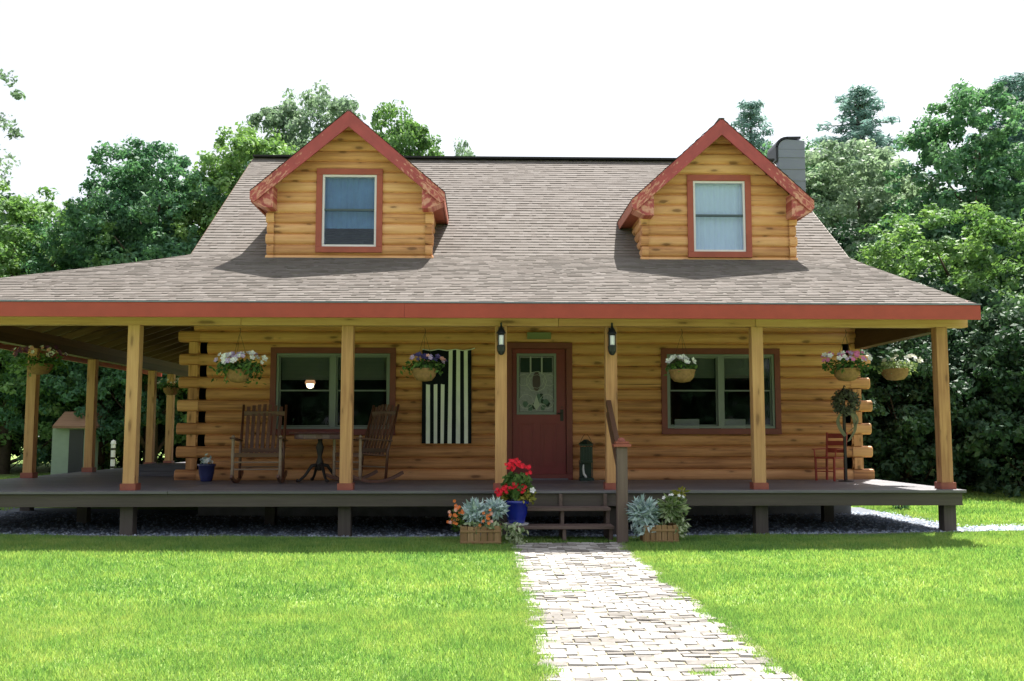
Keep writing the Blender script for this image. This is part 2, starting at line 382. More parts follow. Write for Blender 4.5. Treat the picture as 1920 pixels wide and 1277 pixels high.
# ------------------------------------------------------------------ ground, path, gravel
def ground():
    xs = np.concatenate([[-300, -120, -60, -35], np.linspace(-20, 20, 61), [35, 60, 120, 300]])
    ys = np.concatenate([[-60, -15], np.linspace(0, 40, 41), [60, 120, 300]])
    vs = [(x, y, float(gza(x, y))) for y in ys for x in xs]; n = len(xs)
    fs = [(j * n + i, j * n + i + 1, (j + 1) * n + i + 1, (j + 1) * n + i) for j in range(len(ys) - 1) for i in range(n - 1)]
    mb = MB(); mb.mesh_part(vs, fs); o = mb.build('ground', 'lawn', smooth=True, origin=(0, 0, 0)); setp(o, kind='structure')
ground()
def sheet(name, mat, x0, x1, y0, y1, h, kind='structure', wob=0.0, t=.5):
    nx = max(2, int(abs(x1 - x0) / .5)); ny = max(2, int(abs(y1 - y0) / .5)); vs = []
    for j in range(ny + 1):
        for i in range(nx + 1):
            x = x0 + (x1 - x0) * i / nx; y = y0 + (y1 - y0) * j / ny
            if wob and j in (0, ny): y += random.uniform(-wob, wob)
            if wob and i in (0, nx): x += random.uniform(-wob, wob)
            vs.append((x, y, gz(x, y) + h))
    fs = [(j * (nx + 1) + i, j * (nx + 1) + i + 1, (j + 1) * (nx + 1) + i + 1, (j + 1) * (nx + 1) + i) for j in range(ny) for i in range(nx)]
    mb = MB(); mb.mesh_part(vs, fs, t=t); o = mb.build(name, mat, smooth=True); setp(o, kind=kind); return o
PX0, PX1, PY0, PY1 = .31, 1.62, 2.5, 11.72
sheet('path_bed', 'joint', PX0 - .03, PX1 + .05, PY0, PY1, .011, wob=.02)
def path():
    mb = MB(); L, W = .165, .086; g = .011
    y = PY1 - .05; row = 0
    while y > PY0:
        # running bond with every few rows a pair set crosswise
        x = PX0 + (-L / 2 if row % 2 else 0) + random.uniform(-.01, .01)
        while x < PX1 - .03:
            a = max(x, PX0 + random.uniform(-.014, .014)); b = min(x + L, PX1 + .02 * math.sin(y * 1.7) + random.uniform(-.018, .018))
            if b - a > .05:
                cx, cy = (a + b) / 2, y - W / 2; hz = random.uniform(.004, .011)
                if row % 2 == 0 and random.random() < .5 and b - a > .17:
                    parts = [((a + (b - a) * q, a + (b - a) * (q + .5))) for q in (0, .5)]
                else: parts = [(a, b)]
                for (p, q) in parts:
                    th = random.uniform(-.02, .02); c = math.cos(th); s_ = math.sin(th)
                    hx, hy = (q - p - g) / 2, (W - g) / 2
                    tl = (random.uniform(-.004, .004), random.uniform(-.004, .004))
                    mb.obox(((p + q) / 2, cy + random.uniform(-.004, .004), gz(cx, cy) + hz), ((c * hx, s_ * hx, tl[0]), (-s_ * hy, c * hy, tl[1]), (0, 0, .012)))
            x += L
        y -= W; row += 1
    o = mb.build('path', 'paver', bevel=.004); setp(o, kind='structure')
path()
sheet('gravel_bed', 'gravelbase', -9.2, 6.45, 12.24, 16.6, .005)
sheet('gravel_bed', 'gravelbase', 6.45, 9.2, 12.24, 13.25, .005)
def gravel():
    # small angular stones over the open part of the bed
    N = 15000; x = RS.uniform(-9.1, 9.1, N); y = 12.27 + (RS.rand(N) ** 1.3) * 3.4
    y = np.where(x > 6.45, RS.uniform(12.27, 13.2, N), y)
    r = RS.uniform(.010, .026, N)
    base = np.array([(1, 0, 0), (0, 1, 0), (-1, 0, 0), (0, -1, 0), (0, 0, .8), (0, 0, -.5)])
    fb = np.array([(0, 1, 4), (1, 2, 4), (2, 3, 4), (3, 0, 4)])
    V = base[None] * RS.uniform(.6, 1.35, (N, 6, 3)) * r[:, None, None]
    a = RS.uniform(0, 6.28, N); c, s_ = np.cos(a), np.sin(a)
    X = V[:, :, 0] * c[:, None] - V[:, :, 1] * s_[:, None]; Y = V[:, :, 0] * s_[:, None] + V[:, :, 1] * c[:, None]
    P = np.stack([X + x[:, None], Y + y[:, None], V[:, :, 2] + gza(x, y)[:, None] + .012], -1).reshape(-1, 3)
    F = (fb[None] + (np.arange(N) * 6)[:, None, None]).reshape(-1, 3)
    rawmesh('gravel', P, F, np.repeat(RS.rand(N), 4), 'gravel', kind='stuff', label='loose blue grey gravel in the bed under and around the porch', cat='gravel')
def rawmesh(name, P, F, T, mat, parent=None, kind=None, label=None, cat=None, origin=(0, 0, 0), smooth=False, wloc=None):
    me = bpy.data.meshes.new(name); k = F.shape[1]
    me.vertices.add(len(P)); me.vertices.foreach_set('co', (P - np.array(origin)).astype(np.float32).ravel())
    me.loops.add(F.size); me.loops.foreach_set('vertex_index', F.astype(np.int32).ravel())
    me.polygons.add(len(F)); me.polygons.foreach_set('loop_start', (np.arange(len(F)) * k).astype(np.int32)); me.polygons.foreach_set('loop_total', np.full(len(F), k, np.int32))
    me.materials.append(M[mat]); me.update(calc_edges=True)
    a = me.attributes.new('tone', 'FLOAT', 'FACE'); a.data.foreach_set('value', T.astype(np.float32))
    if smooth: me.polygons.foreach_set('use_smooth', [True] * len(F))
    o = bpy.data.objects.new(name, me); col.objects.link(o); attach(o, parent, origin if wloc is None else wloc); setp(o, label, cat, None, kind); return o
gravel()
for a, b, lab in ((-9.2, .3, 'thin grey green edging strip along the gravel left of the steps'), (1.7, 8.8, 'thin grey green edging strip along the gravel right of the steps')):
    mb = MB(); n = int((b - a) / .5)
    for i in range(n):
        x0 = a + i * .5; x1 = x0 + .5; mb.bar((x0, 12.235, gz(x0, 0) + .012), (x1, 12.235, gz(x1, 0) + .012), .02, .05, .5)
    o = mb.build('garden_edging', 'edging'); setp(o, lab, 'edging', 'edging strips along the front gravel bed')

def grass():
    Ps = []; Ts = []
    def patch(n, x0, x1, y0, y1, wd, h0, h1, keep=None, dens_near=True):
        x = RS.uniform(x0, x1, n); y = RS.uniform(y0, y1, n)
        k = np.ones(n, bool) if keep is None else keep(x, y)
        x, y = x[k], y[k]; m = len(x)
        cl = np.sin(x * 2.1 + 1.3 * np.sin(y * 1.7)) * np.sin(y * 2.7 + 1.1 * np.sin(x * 1.9)) * .5 + .5
        h = RS.uniform(h0, h1, m) * (.75 + .5 * cl); a = RS.uniform(0, 6.28, m); le = RS.uniform(.1, .9, m) * h; la = RS.uniform(0, 6.28, m)
        dx, dy = np.cos(a) * wd / 2, np.sin(a) * wd / 2; z = gza(x, y)
        P = np.stack([np.stack([x - dx, y - dy, z], -1), np.stack([x + dx, y + dy, z], -1), np.stack([x + np.cos(la) * le, y + np.sin(la) * le, z + h], -1)], 1)
        Ps.append(P.reshape(-1, 3)); Ts.append(RS.rand(m))
    nopath = lambda x, y: (~((x > PX0 - .02 + .03 * np.sin(y * 9)) & (x < PX1 + .03 + .03 * np.sin(y * 11)) & (y < 11.7))) & (np.abs(x - .026 * y) < .56 * y + .6)
    patch(230000, -4.2, 4.4, 4.3, 7.4, .0075, .022, .05, nopath)
    patch(190000, -7, 7.2, 7.4, 12.22, .013, .025, .055, nopath)
    patch(60000, -7.5, 7.7, 11.3, 12.23, .014, .03, .06, nopath)
    patch(50000, 6.5, 13, 13.25, 22, .022, .03, .06)
    patch(5000, 6.45, 9.2, 13.0, 13.4, .016, .03, .06); patch(2500, 6.3, 6.6, 13, 17, .016, .03, .07)
    patch(26000, -13, -7.6, 16, 32, .03, .03, .06)
    patch(7000, PX0 - .07, PX0 + .05, 4.3, 11.6, .008, .02, .045); patch(8000, PX1 - .05, PX1 + .12, 4.3, 11.6, .008, .02, .05)
    for _ in range(60):
        cy = random.uniform(4.5, 11.3); q = random.uniform(.04, .10)
        for cx in (PX0 + random.uniform(0, .05), PX1 - random.uniform(0, .05)): patch(110, cx - q, cx + q, cy - q * .7, cy + q * .7, .008, .02, .05)
    # tufts growing in the path joints
    for _ in range(85):
        cx = random.uniform(PX0, PX1); cy = random.uniform(4.6, 11) ; q = random.uniform(.03, .09)
        patch(90, cx - q, cx + q, cy - .012, cy + .012, .007, .012, .022)
        if _ % 3 == 0: patch(70, cx - .012, cx + .012, cy - .06, cy + .06, .007, .012, .022)
    for cx, cy in ((1.18, 5.35), (1.28, 5.5), (1.5, 5.9), (.62, 8.1), (.75, 8.12), (.5, 8.1), (1.45, 7.7)):
        patch(260, cx - .09, cx + .09, cy - .035, cy + .035, .008, .02, .04)
    P = np.concatenate(Ps); T = np.concatenate(Ts); F = np.arange(len(P)).reshape(-1, 3)
    rawmesh('grass', P, F, T, 'grass', kind='stuff', label='short bright green lawn grass in front of and beside the house', cat='grass')
grass()

# ------------------------------------------------------------------ house
YW, XL, XR, YB = 15.3, -4.5, 5.84, 23.9
DECK = .60
HOUSE = empty('log_house', (0.7, 19.6, 0), 'honey coloured log cabin with two gabled dormers and a wraparound porch', 'house')
EAVE_Y, EAVE_Z, BRK_Y, BRK_Z, RDG_Y, RDG_Z = 12.2, 2.945, 15.7, 4.13, 19.8, 6.93
S1 = (BRK_Z - EAVE_Z) / (BRK_Y - EAVE_Y); S2 = (RDG_Z - BRK_Z) / (RDG_Y - BRK_Y)
def roofz(y):
    if y > RDG_Y: y = 2 * RDG_Y - y
    prof = PROF
    for (a, za), (b, zb) in zip(prof, prof[1:]):
        if y <= b: return za + (zb - za) * (y - a) / (b - a)
    return prof[-1][1]
PROF = [(EAVE_Y, EAVE_Z), (15.1, EAVE_Z + S1 * 2.9 + .01), (15.75, BRK_Z + .05), (16.4, BRK_Z + S2 * .7 + .015), (RDG_Y, RDG_Z)]

def interval_sub(a, b, holes):
    out = [(a, b)]
    for (h0, h1) in holes:
        n = []
        for (p, q) in out:
            if h1 <= p or h0 >= q: n.append((p, q)); continue
            if h0 > p: n.append((p, h0))
            if h1 < q: n.append((h1, q))
        out = n
    return out
def logwall(mb, fmap, lim, z0, z1, pitch, bulge, holes=(), seg=8):
    """courses of round-faced logs; lim(z)->(u0,u1); holes (u0,u1,z0,z1)"""
    k = 0; z = z0
    while z < z1 - 1e-6:
        t = random.random(); zt = min(z + pitch, z1); uo = random.uniform(0, 20)
        pr = []
        for i in range(seg + 1):
            a = i / seg; zz = z + pitch * a
            if zz > zt + 1e-6: break
            n = bulge * (1 - abs(2 * a - 1) ** 2.4) ** .6
            pr.append((zz, n))
        for (za, na), (zb, nb) in zip(pr, pr[1:]):
            zm = (za + zb) / 2; la = lim(za); lb = lim(zb); lm = lim(zm)
            if lm[1] - lm[0] < .02: continue
            for (p, q) in interval_sub(lm[0], lm[1], [(h[0], h[1]) for h in holes if h[2] < zm < h[3]]):
                pa = la[0] if p == lm[0] else p; pb = lb[0] if p == lm[0] else p
                qa = la[1] if q == lm[1] else q; qb = lb[1] if q == lm[1] else q
                if qa < pa: qa = pa = (qa + pa) / 2
                if qb < pb: qb = pb = (qb + pb) / 2
                mb.face([fmap(pa, na, za), fmap(qa, na, za), fmap(qb, nb, zb), fmap(pb, nb, zb)],
                        [(pa + uo, za - z), (qa + uo, za - z), (qb + uo, zb - z), (pb + uo, zb - z)], t)
        z += pitch; k += 1
PITCH = .178
WIN_L = (-3.22, -1.46, 1.36, 2.56); WIN_R = (2.84, 4.54, 1.37, 2.56); DOOR = (.40, 1.30, .60, 2.66)
# front wall; the shorter courses stop short of the corner and leave a dark slot
SLOTS = [(c - .055, c + .055, .58 + PITCH * k + .004, .58 + PITCH * (k + 1) - .004) for k in range(1, 13, 2) for c in (XL + .16, XR - .16)]
mb = MB(); logwall(mb, lambda u, n, z: (u, YW - n, z), lambda z: (XL, XR), .58, 3.75, PITCH, .055, [WIN_L, WIN_R, DOOR] + SLOTS)
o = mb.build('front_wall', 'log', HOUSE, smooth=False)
# log corner ends: the front wall's logs and the side wall's logs cross and stick out
def logend(mb, p0, p1, r, t=None):
    """squared round log stub from p0 to p1"""
    p0 = Vector(p0); p1 = Vector(p1); d = (p1 - p0).normalized(); sdv = d.cross(Vector((0, 0, 1))); n = 14
    vs = []; uv = []
    for q, p in enumerate((p0, p1 - d * .012, p1)):
        k = 1 if q < 2 else .9
        for i in range(n):
            a = 2 * math.pi * i / n; c, s_ = math.cos(a), math.sin(a)
            cx = math.copysign(abs(c) ** .55, c) * r * .95 * k; sz = math.copysign(abs(s_) ** .75, s_) * r * k
            vs.append(p + sdv * cx + Vector((0, 0, sz))); uv.append((q * .2, a * r))
    fs = [(j * n + i, j * n + (i + 1) % n, (j + 1) * n + (i + 1) % n, (j + 1) * n + i) for j in range(2) for i in range(n)] + [tuple(range(2 * n, 3 * n))]
    mb.mesh_part(vs, fs, uv, random.random() if t is None else t)
for nm, X, s_ in (('corner_logs', XL, -1), ('corner_logs', XR, 1)):
    mb = MB(); z = .58 + PITCH / 2; k = 0
    while z < 2.85:
        if k % 2 == 0:
            logend(mb, (X - s_ * .1, YW + .02, z), (X + s_ * (.22 + random.uniform(-.015, .015)), YW + .02, z), PITCH / 2)
        else:
            mb.obox((X - s_ * .01, YW + .0, z), ((.07, 0, 0), (0, .06, 0), (0, 0, PITCH / 2 - .002)))
        z += PITCH; k += 1
    mb.build(nm, 'log', HOUSE)
# side and back walls
for nm, X, s_ in (('side_wall', XL, -1), ('side_wall', XR, 1)):
    def lim(z, X=X):
        if z < 3.7: return (YW, YB)
        y = PROF[-1][0]
        for (a, za), (b, zb) in zip(PROF, PROF[1:]):
            if za <= z + .08 <= zb: y = a + (b - a) * (z + .08 - za) / (zb - za)
        y = max(YW, y); return (y, min(YB, 2 * RDG_Y - y))
    mb = MB(); logwall(mb, lambda u, n, z, X=X, s_=s_: (X + s_ * n, u, z), lim, .58, 6.8, PITCH, .045)
    mb.build(nm, 'log', HOUSE)
mb = MB(); logwall(mb, lambda u, n, z: (u, YB + n, z), lambda z: (XL, XR), .58, 3.6, PITCH, .045); mb.build('back_wall', 'log', HOUSE)
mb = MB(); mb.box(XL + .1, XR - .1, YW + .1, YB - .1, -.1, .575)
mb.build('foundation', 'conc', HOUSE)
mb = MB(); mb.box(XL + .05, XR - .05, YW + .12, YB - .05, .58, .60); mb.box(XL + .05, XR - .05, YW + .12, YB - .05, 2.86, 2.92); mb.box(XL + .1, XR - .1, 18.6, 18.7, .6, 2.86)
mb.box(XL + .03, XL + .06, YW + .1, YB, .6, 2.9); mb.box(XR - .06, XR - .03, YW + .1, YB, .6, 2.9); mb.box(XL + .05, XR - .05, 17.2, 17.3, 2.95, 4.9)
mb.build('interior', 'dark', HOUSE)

# shingled roof planes
def shingle_plane(mb, fmap, smax, lim, nrm, expo=.135, thick=.011):
    """fmap(u, s)->point on plane; lim(s)->(u0,u1); nrm outward normal"""
    s = 0; nrm = Vector(nrm).normalized(); r = 0
    while s < smax - .02:
        e = min(s + expo, smax); a0, a1 = lim(s); b0, b1 = lim(e); x = min(a0, b0) - random.uniform(0, .3); rt = random.uniform(-.07, .07)
        while x < max(a1, b1):
            wd = random.choice([.06, .09, .12, .16, .2]) * random.uniform(.9, 1.1); p, q = x, x + wd; x = q
            pa, qa = max(p, a0), min(q, a1); pb, qb = max(p, b0), min(q, b1)
            if qa <= pa and qb <= pb: continue
            if qa < pa: qa = pa = (a0 if q <= a0 else a1)
            if qb < pb: qb = pb = (b0 if q <= b0 else b1)
            t = min(1, max(0, random.gauss(.5, .22) + rt)); th = thick * random.choice([.7, .9, 1.15])
            A = Vector(fmap(pa, s)); B = Vector(fmap(qa, s)); C_ = Vector(fmap(qb, e)); D = Vector(fmap(pb, e))
            mb.face([A + nrm * th, B + nrm * th, C_ + nrm * .001, D + nrm * .001], None, t)
            mb.face([A, B, B + nrm * th, A + nrm * th], None, t)
        s += expo; r += 1
mb = MB()
XRL, XRR = -4.72, 5.96      # main roof rakes
XEL, XER = -8.2, 6.24       # porch eave ends
def rl(y): return XEL + (XRL - XEL) * (y - EAVE_Y) / (BRK_Y - EAVE_Y) if y < BRK_Y else XRL
def rr(y): return XER + (XRR - XER) * (y - EAVE_Y) / (BRK_Y - EAVE_Y) if y < BRK_Y else XRR
for (a, za), (b, zb) in zip(PROF, PROF[1:]):
    L = math.hypot(b - a, zb - za); cy, cz = (b - a) / L, (zb - za) / L
    nrow = max(1, round(L / .12))
    shingle_plane(mb, lambda u, s, a=a, za=za, cy=cy, cz=cz: (u, a + cy * s, za + cz * s), L, lambda s, a=a, cy=cy: (rl(a + cy * s), rr(a + cy * s)), (0, -cz, cy), expo=L / nrow)
# left porch roof (falls towards -x)
L = math.hypot(XRL - XEL, BRK_Z - EAVE_Z); cx, cz = (XRL - XEL) / L, (BRK_Z - EAVE_Z) / L
shingle_plane(mb, lambda u, s: (XEL + cx * s, u, EAVE_Z + cz * s), L, lambda s: (EAVE_Y + (BRK_Y - EAVE_Y) * s / L, 25.2), (-cz, 0, cx), expo=L / 31)
# rear slope
L = math.hypot(24.3 - RDG_Y, 3.1)
shingle_plane(mb, lambda u, s: (u, 24.3 - 4.5 / L * s, RDG_Z - 3.1 + 3.1 / L * s), L, lambda s: (XRL, XRR), (0, 3.1, 4.5), expo=L / 30)
roof = mb.build('roof', 'shingle', HOUSE, fix=False)
# underside boards a little below the shingles
mb = MB(); D_ = .035
pts = [(a, za - D_) for a, za in PROF]
for (a, za), (b, zb) in zip(pts, pts[1:]):
    mb.face([(rl(a), a, za), (rr(a), a, za), (rr(b), b, zb), (rl(b), b, zb)], None, .3)
mb.face([(XEL, EAVE_Y, EAVE_Z - D_), (XEL, 25.2, EAVE_Z - D_), (XRL, 25.2, BRK_Z - D_), (XRL, BRK_Y, BRK_Z - D_)], None, .3)
mb.face([(XRL, RDG_Y, RDG_Z - D_), (XRR, RDG_Y, RDG_Z - D_), (XRR, 24.3, RDG_Z - 3.1 - D_), (XRL, 24.3, RDG_Z - 3.1 - D_)], None, .3)
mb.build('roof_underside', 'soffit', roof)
mb = MB()
mb.bar((XRL, RDG_Y - .07, RDG_Z + .0), (XRR, RDG_Y - .07, RDG_Z + .0), .18, .035, .5); mb.bar((XRL, RDG_Y + .08, RDG_Z + .0), (XRR, RDG_Y + .08, RDG_Z + .0), .12, .03, .5)
mb.build('ridge_cap', 'ridge', roof)
# rafters
mb = MB(); x = -7.6
while x < 6.1:
    y0 = EAVE_Y + .05; y1 = YW - .02 if x > XL else min(YW, EAVE_Y + (x - XEL) * 1.0)
    if y1 - y0 > .3: mb.bar((x, y0, roofz(y0) - .10), (x, y1, roofz(y1) - .10), .045, .12)
    x += .6
mb.build('front_rafters', 'rafter', HOUSE)
mb = MB(); y = 13.2
while y < 25:
    zz = lambda x: EAVE_Z + (x - XEL) * (BRK_Z - EAVE_Z) / (XRL - XEL) - .10
    x1 = min(XL - .05, XEL + (y - EAVE_Y)); mb.bar((XEL + .05, y, zz(XEL + .05)), (x1, y, zz(x1)), .045, .12); y += .6
mb.build('side_rafters', 'rafter', HOUSE)
# fascia
mb = MB(); mb.box(XEL - .03, -1.0, EAVE_Y - .035, EAVE_Y - .003, 2.742, 2.925, .5); mb.box(-.998, 6.27, EAVE_Y - .035, EAVE_Y - .003, 2.742, 2.925, .6)
mb.box(XEL - .035, XEL - .003, EAVE_Y - .002, 25.2, 2.742, 2.925, .4)
mb.bar((XER + .018, EAVE_Y, 2.84), (XRR + .018, BRK_Y, 2.84 + 1.185), .03, .18, .5)
mb.build('fascia', 'red', HOUSE, bevel=.003)
mb = MB(); mb.box(XEL - .04, 6.28, EAVE_Y - .045, EAVE_Y + .02, 2.928, 2.944, .5); mb.box(XEL - .045, XEL + .02, EAVE_Y - .04, 25.2, 2.9285, 2.9425, .5)
mb.build('drip_edge', 'chim', HOUSE)
# rake boards of the main gables
for X in (XRL - .018, XRR + .018):
    mb = MB(); mb.bar((X, BRK_Y, BRK_Z - .11), (X, RDG_Y, RDG_Z - .12), .03, .16, .5); mb.bar((X, RDG_Y, RDG_Z - .12), (X, 24.3, RDG_Z - 3.22), .03, .16, .5)
    mb.build('rake_board', 'stain', HOUSE)
# beams
mb = MB(); e = -7.37
for x1 in (-3.1, .95, 3.5, 6.28):
    mb.box(e, x1 - .003, 12.52, 12.67, 2.683, 2.81); mb.box(e, x1 - .003, 12.53, 12.66, 2.812, 2.945); e = x1
mb.build('porch_beam', 'beam', HOUSE, bevel=.006)
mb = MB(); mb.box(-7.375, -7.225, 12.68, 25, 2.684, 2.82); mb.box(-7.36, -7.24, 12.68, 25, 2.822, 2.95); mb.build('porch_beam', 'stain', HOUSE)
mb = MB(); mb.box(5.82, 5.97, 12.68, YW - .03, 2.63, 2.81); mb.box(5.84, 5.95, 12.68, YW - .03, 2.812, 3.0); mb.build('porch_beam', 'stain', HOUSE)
# deck
mb = MB(); y = 12.34; k = 0
while y < 25:
    x0, x1 = -7.5, 6.08
    if y > YW - .14: x1 = XL + .05
    for (a, b) in ([(x0, -3.9), (-3.895, .4), (.405, x1)] if x1 > 0 else [(x0, x1)]):
        mb.box(a, b - .003, y, y + .136, DECK - .035, DECK - (.0 if k else .0))
    y += .142; k += 1
mb.build('deck', 'deck', HOUSE, bevel=.004)
mb = MB()
mb.box(-7.46, 6.04, 12.38, 12.42, .405, .563, .4); mb.box(-7.48, -7.44, 12.425, 25, .405, .563, .3); mb.box(6.0, 6.04, 12.425, YW, .405, .563, .6)
x = -7.1
while x < 6: mb.box(x, x + .04, 12.43, YW - .02, .42, .562); x += .6
mb.build('deck_frame', 'rim', HOUSE, bevel=.004)
# posts (own part each) with red collars
def post(x, y, z0=DECK, z1=2.682, sz=.15, tw=0):
    mb = MB(); mb.box(x - sz / 2, x + sz / 2, y - sz / 2, y + sz / 2, z0, z1, random.random()); p = mb.build('post', 'post', HOUSE, bevel=.008)
    mb = MB(); h = .085; a = sz / 2
    for (x0, x1, y0, y1) in ((x - a - .022, x + a + .022, y - a - .022, y - a - .002), (x - a - .022, x + a + .022, y + a + .002, y + a + .022), (x - a - .022, x - a - .002, y - a - .002, y + a + .002), (x + a + .002, x + a + .022, y - a - .002, y + a + .002)):
        mb.box(x0, x1, y0, y1, z0 + .001, z0 + h)
    mb.build('post_collar', 'collar', p)
    mb = MB(); g = gz(x, y); mb.box(x - .08, x + .08, y - .10, y + .06, g - .1, .403); mb.build('deck_pier', 'rim', HOUSE, bevel=.005)
for x in (-4.45, -1.75, .21, 1.625, 3.517, 5.93): post(x, 12.6)
for y in (12.6, 16.1, 18.5, 21.8, 23.1): post(-7.3, y, sz=.15)
for x in (-5.6, -3.0, -.2, 2.4, 4.9):
    mb = MB(); mb.box(x - .07, x + .07, 14.0, 14.14, 0, .42); mb.build('deck_pier', 'rim', HOUSE)

# steps
mb = MB()
for (z, ya, yb) in ((.41, 12.03, 12.335), (.22, 11.73, 12.04)):
    mb.box(.31 if z < .3 else .34, 1.535, ya, (ya + yb) / 2 - .003, z - .038, z); mb.box(.31 if z < .3 else .34, 1.535, (ya + yb) / 2 + .003, yb, z - .038, z)
tread = mb.build('steps', 'stepwood', HOUSE, bevel=.005)
for x in (.345, .93, 1.485):
    mb = MB(); mb.prism([(12.37, .02), (12.37, .56), (12.33, .56), (12.33, .371), (12.08, .371), (12.08, .181), (11.78, .181), (11.78, .02)], 'x', x, x + .042)
    mb.build('stringer', 'stepwood', tread, bevel=.003)
# newel and handrail
mb = MB(); mb.box(1.555, 1.68, 11.56, 11.685, -.05, 1.15); nw = mb.build('newel_post', 'stepwood', HOUSE, bevel=.006)
mb = MB(); mb.box(1.515, 1.72, 11.52, 11.725, 1.152, 1.185); mb.box(1.54, 1.695, 11.545, 11.70, 1.187, 1.215); mb.lathe([(.05, 1.216), (.045, 1.24), (.015, 1.262)], (1.6175, 11.6225, 0), 12)
mb.build('newel_cap', 'collar', nw, bevel=.004)
mb = MB(); mb.bar((1.60, 11.69, 1.07), (1.58, 12.52, 1.70), .06, .085); mb.bar((1.58, 11.70, .93), (1.57, 12.52, 1.56), .04, .05)
mb.build('handrail', 'stain', HOUSE, bevel=.004)

# windows
def frame_rect(mb, x0, x1, z0, z1, y0, y1, w, t=.5):
    mb.box(x0, x1, y0, y1, z1 - w, z1, t); mb.box(x0, x1, y0, y1, z0, z0 + w, t)
    mb.box(x0, x0 + w, y0, y1, z0 + w + .0005, z1 - w - .0005, t); mb.box(x1 - w, x1, y0, y1, z0 + w + .0005, z1 - w - .0005, t)
def big_window(W, blind):
    x0, x1, z0, z1 = W
    mb = MB(); frame_rect(mb, x0 - .085, x1 + .085, z0 - .075, z1 + .075, YW - .075, YW + .01, .09); win = mb.build('window', 'redtrim', HOUSE, bevel=.004)
    mb = MB(); frame_rect(mb, x0 + .008, x1 - .008, z0 + .018, z1 - .018, YW - .055, YW + .06, .035); xm = (x0 + x1) / 2
    mb.box(xm - .045, xm + .045, YW - .056, YW + .061, z0 + .054, z1 - .054); mb.build('window_frame', 'sash', win)
    zm = z0 + (z1 - z0) * .51
    for a, b in ((x0 + .046, xm - .048), (xm + .048, x1 - .046)):
        mb = MB(); frame_rect(mb, a, b, zm - .012, z1 - .057, YW - .02, YW + .005, .018); frame_rect(mb, a, b, z0 + .057, zm + .012, YW + .006, YW + .035, .018)
        mb.build('sash', 'sash', win)
        mb = MB(); mb.box(a + .016, b - .016, YW - .010, YW - .006, zm, z1 - .07); mb.box(a + .016, b - .016, YW + .018, YW + .022, z0 + .07, zm); mb.build('pane', 'glass', win)
        mb = MB(); n = 12; zt, zb = z1 - .06, z1 - .06 - blind * (z1 - z0); wv = []
        for i in range(n):
            za = zt - (zt - zb) * i / n; zc = zt - (zt - zb) * (i + 1) / n
            mb.box(a + .01, b - .01, YW + .10 + .01 * (i % 2), YW + .112 + .01 * (i % 2), zc + .001, za, .5)
        mb.build('blind', 'blind', win)
big_window(WIN_L, .30); big_window(WIN_R, .27)

# door
mb = MB(); X0, X1, Z0, Z1 = .43, 1.265, .625, 2.62
frame_rect(mb, X0 - .1, X1 + .1, DECK - .01, Z1 + .10, YW - .07, YW + .02, .095); mb.build('door_frame', 'redtrim', HOUSE, bevel=.004)
mb = MB(); wx0, wx1, wz0, wz1 = .50, 1.115, 1.60, 2.55
mb.box(X0, X1, YW - .02, YW + .025, Z0, wz0 + .02, .5); mb.box(X0, X1, YW - .02, YW + .025, wz1 - .02, Z1, .5)
mb.box(X0, wx0 + .02, YW - .02, YW + .025, wz0 + .0205, wz1 - .0205, .5); mb.box(wx1 - .02, X1, YW - .02, YW + .025, wz0 + .0205, wz1 - .0205, .5)
for (a, b) in ((.53, .78), (.87, 1.12)):
    frame_rect(mb, a, b, .80, 1.47, YW - .03, YW - .0205, .028); mb.box(a + .06, b - .06, YW - .027, YW - .0205, .86, 1.41, .5)
door = mb.build('door', 'reddoor', HOUSE, bevel=.003)
mb = MB(); frame_rect(mb, wx0, wx1, wz0, wz1, YW - .045, YW - .0205, .04); mb.build('door_window_frame', 'sash', door, bevel=.003)
# leaded decorative light: grey textured panes, dark clear ones at the top, a dark oval in the middle
mb = MB(); yg = YW - .022; gx0, gx1, gz0_, gz1_ = wx0 + .045, wx1 - .045, wz0 + .045, wz1 - .045; gw = gx1 - gx0
mb.face([(gx0, yg, gz0_), (gx1, yg, gz0_), (gx1, yg, gz1_), (gx0, yg, gz1_)], None, .5, 0)
def plate(pts, d, mi): mb.face([(x, yg - d, z) for x, z in pts], None, .5, mi)
for i in range(3):
    a = gx0 + gw * (i + .06) / 3; b = gx0 + gw * (i + .90) / 3; plate([(a, gz1_ - .25), (b, gz1_ - .25), (b, gz1_ - .02), (a, gz1_ - .02)], .003, 1)
cxm = (gx0 + gx1) / 2; cz_ = gz0_ + .47
plate([(cxm + .062 * math.cos(k * math.pi / 10), cz_ + .15 * math.sin(k * math.pi / 10)) for k in range(20)], .0045, 2)
for k in range(12):
    a = k * 2 * math.pi / 12; r0 = random.uniform(.035, .06); px_, pz_ = cxm + random.uniform(-.22, .22), gz0_ + random.uniform(.05, .25)
    plate([(px_ + r0 * math.cos(q * math.pi / 3) * random.uniform(.6, 1.1), pz_ + r0 * math.sin(q * math.pi / 3)) for q in range(6)], .002 + .0002 * k, 3 if k % 3 else 1)
def arc(cx, cz, r, a0, a1, w_=.006, d=.006):
    n = 9
    for k in range(n):
        p, q = a0 + (a1 - a0) * k / n, a0 + (a1 - a0) * (k + 1) / n
        plate([(cx + r * math.cos(p), cz + r * math.sin(p)), (cx + r * math.cos(q), cz + r * math.sin(q)), (cx + (r + w_) * math.cos(q), cz + (r + w_) * math.sin(q)), (cx + (r + w_) * math.cos(p), cz + (r + w_) * math.sin(p))], d, 4)
arc(cxm, cz_, .155, 0, 6.283, .008); arc(cxm, cz_, .105, 0, 6.283, .004, .0064)
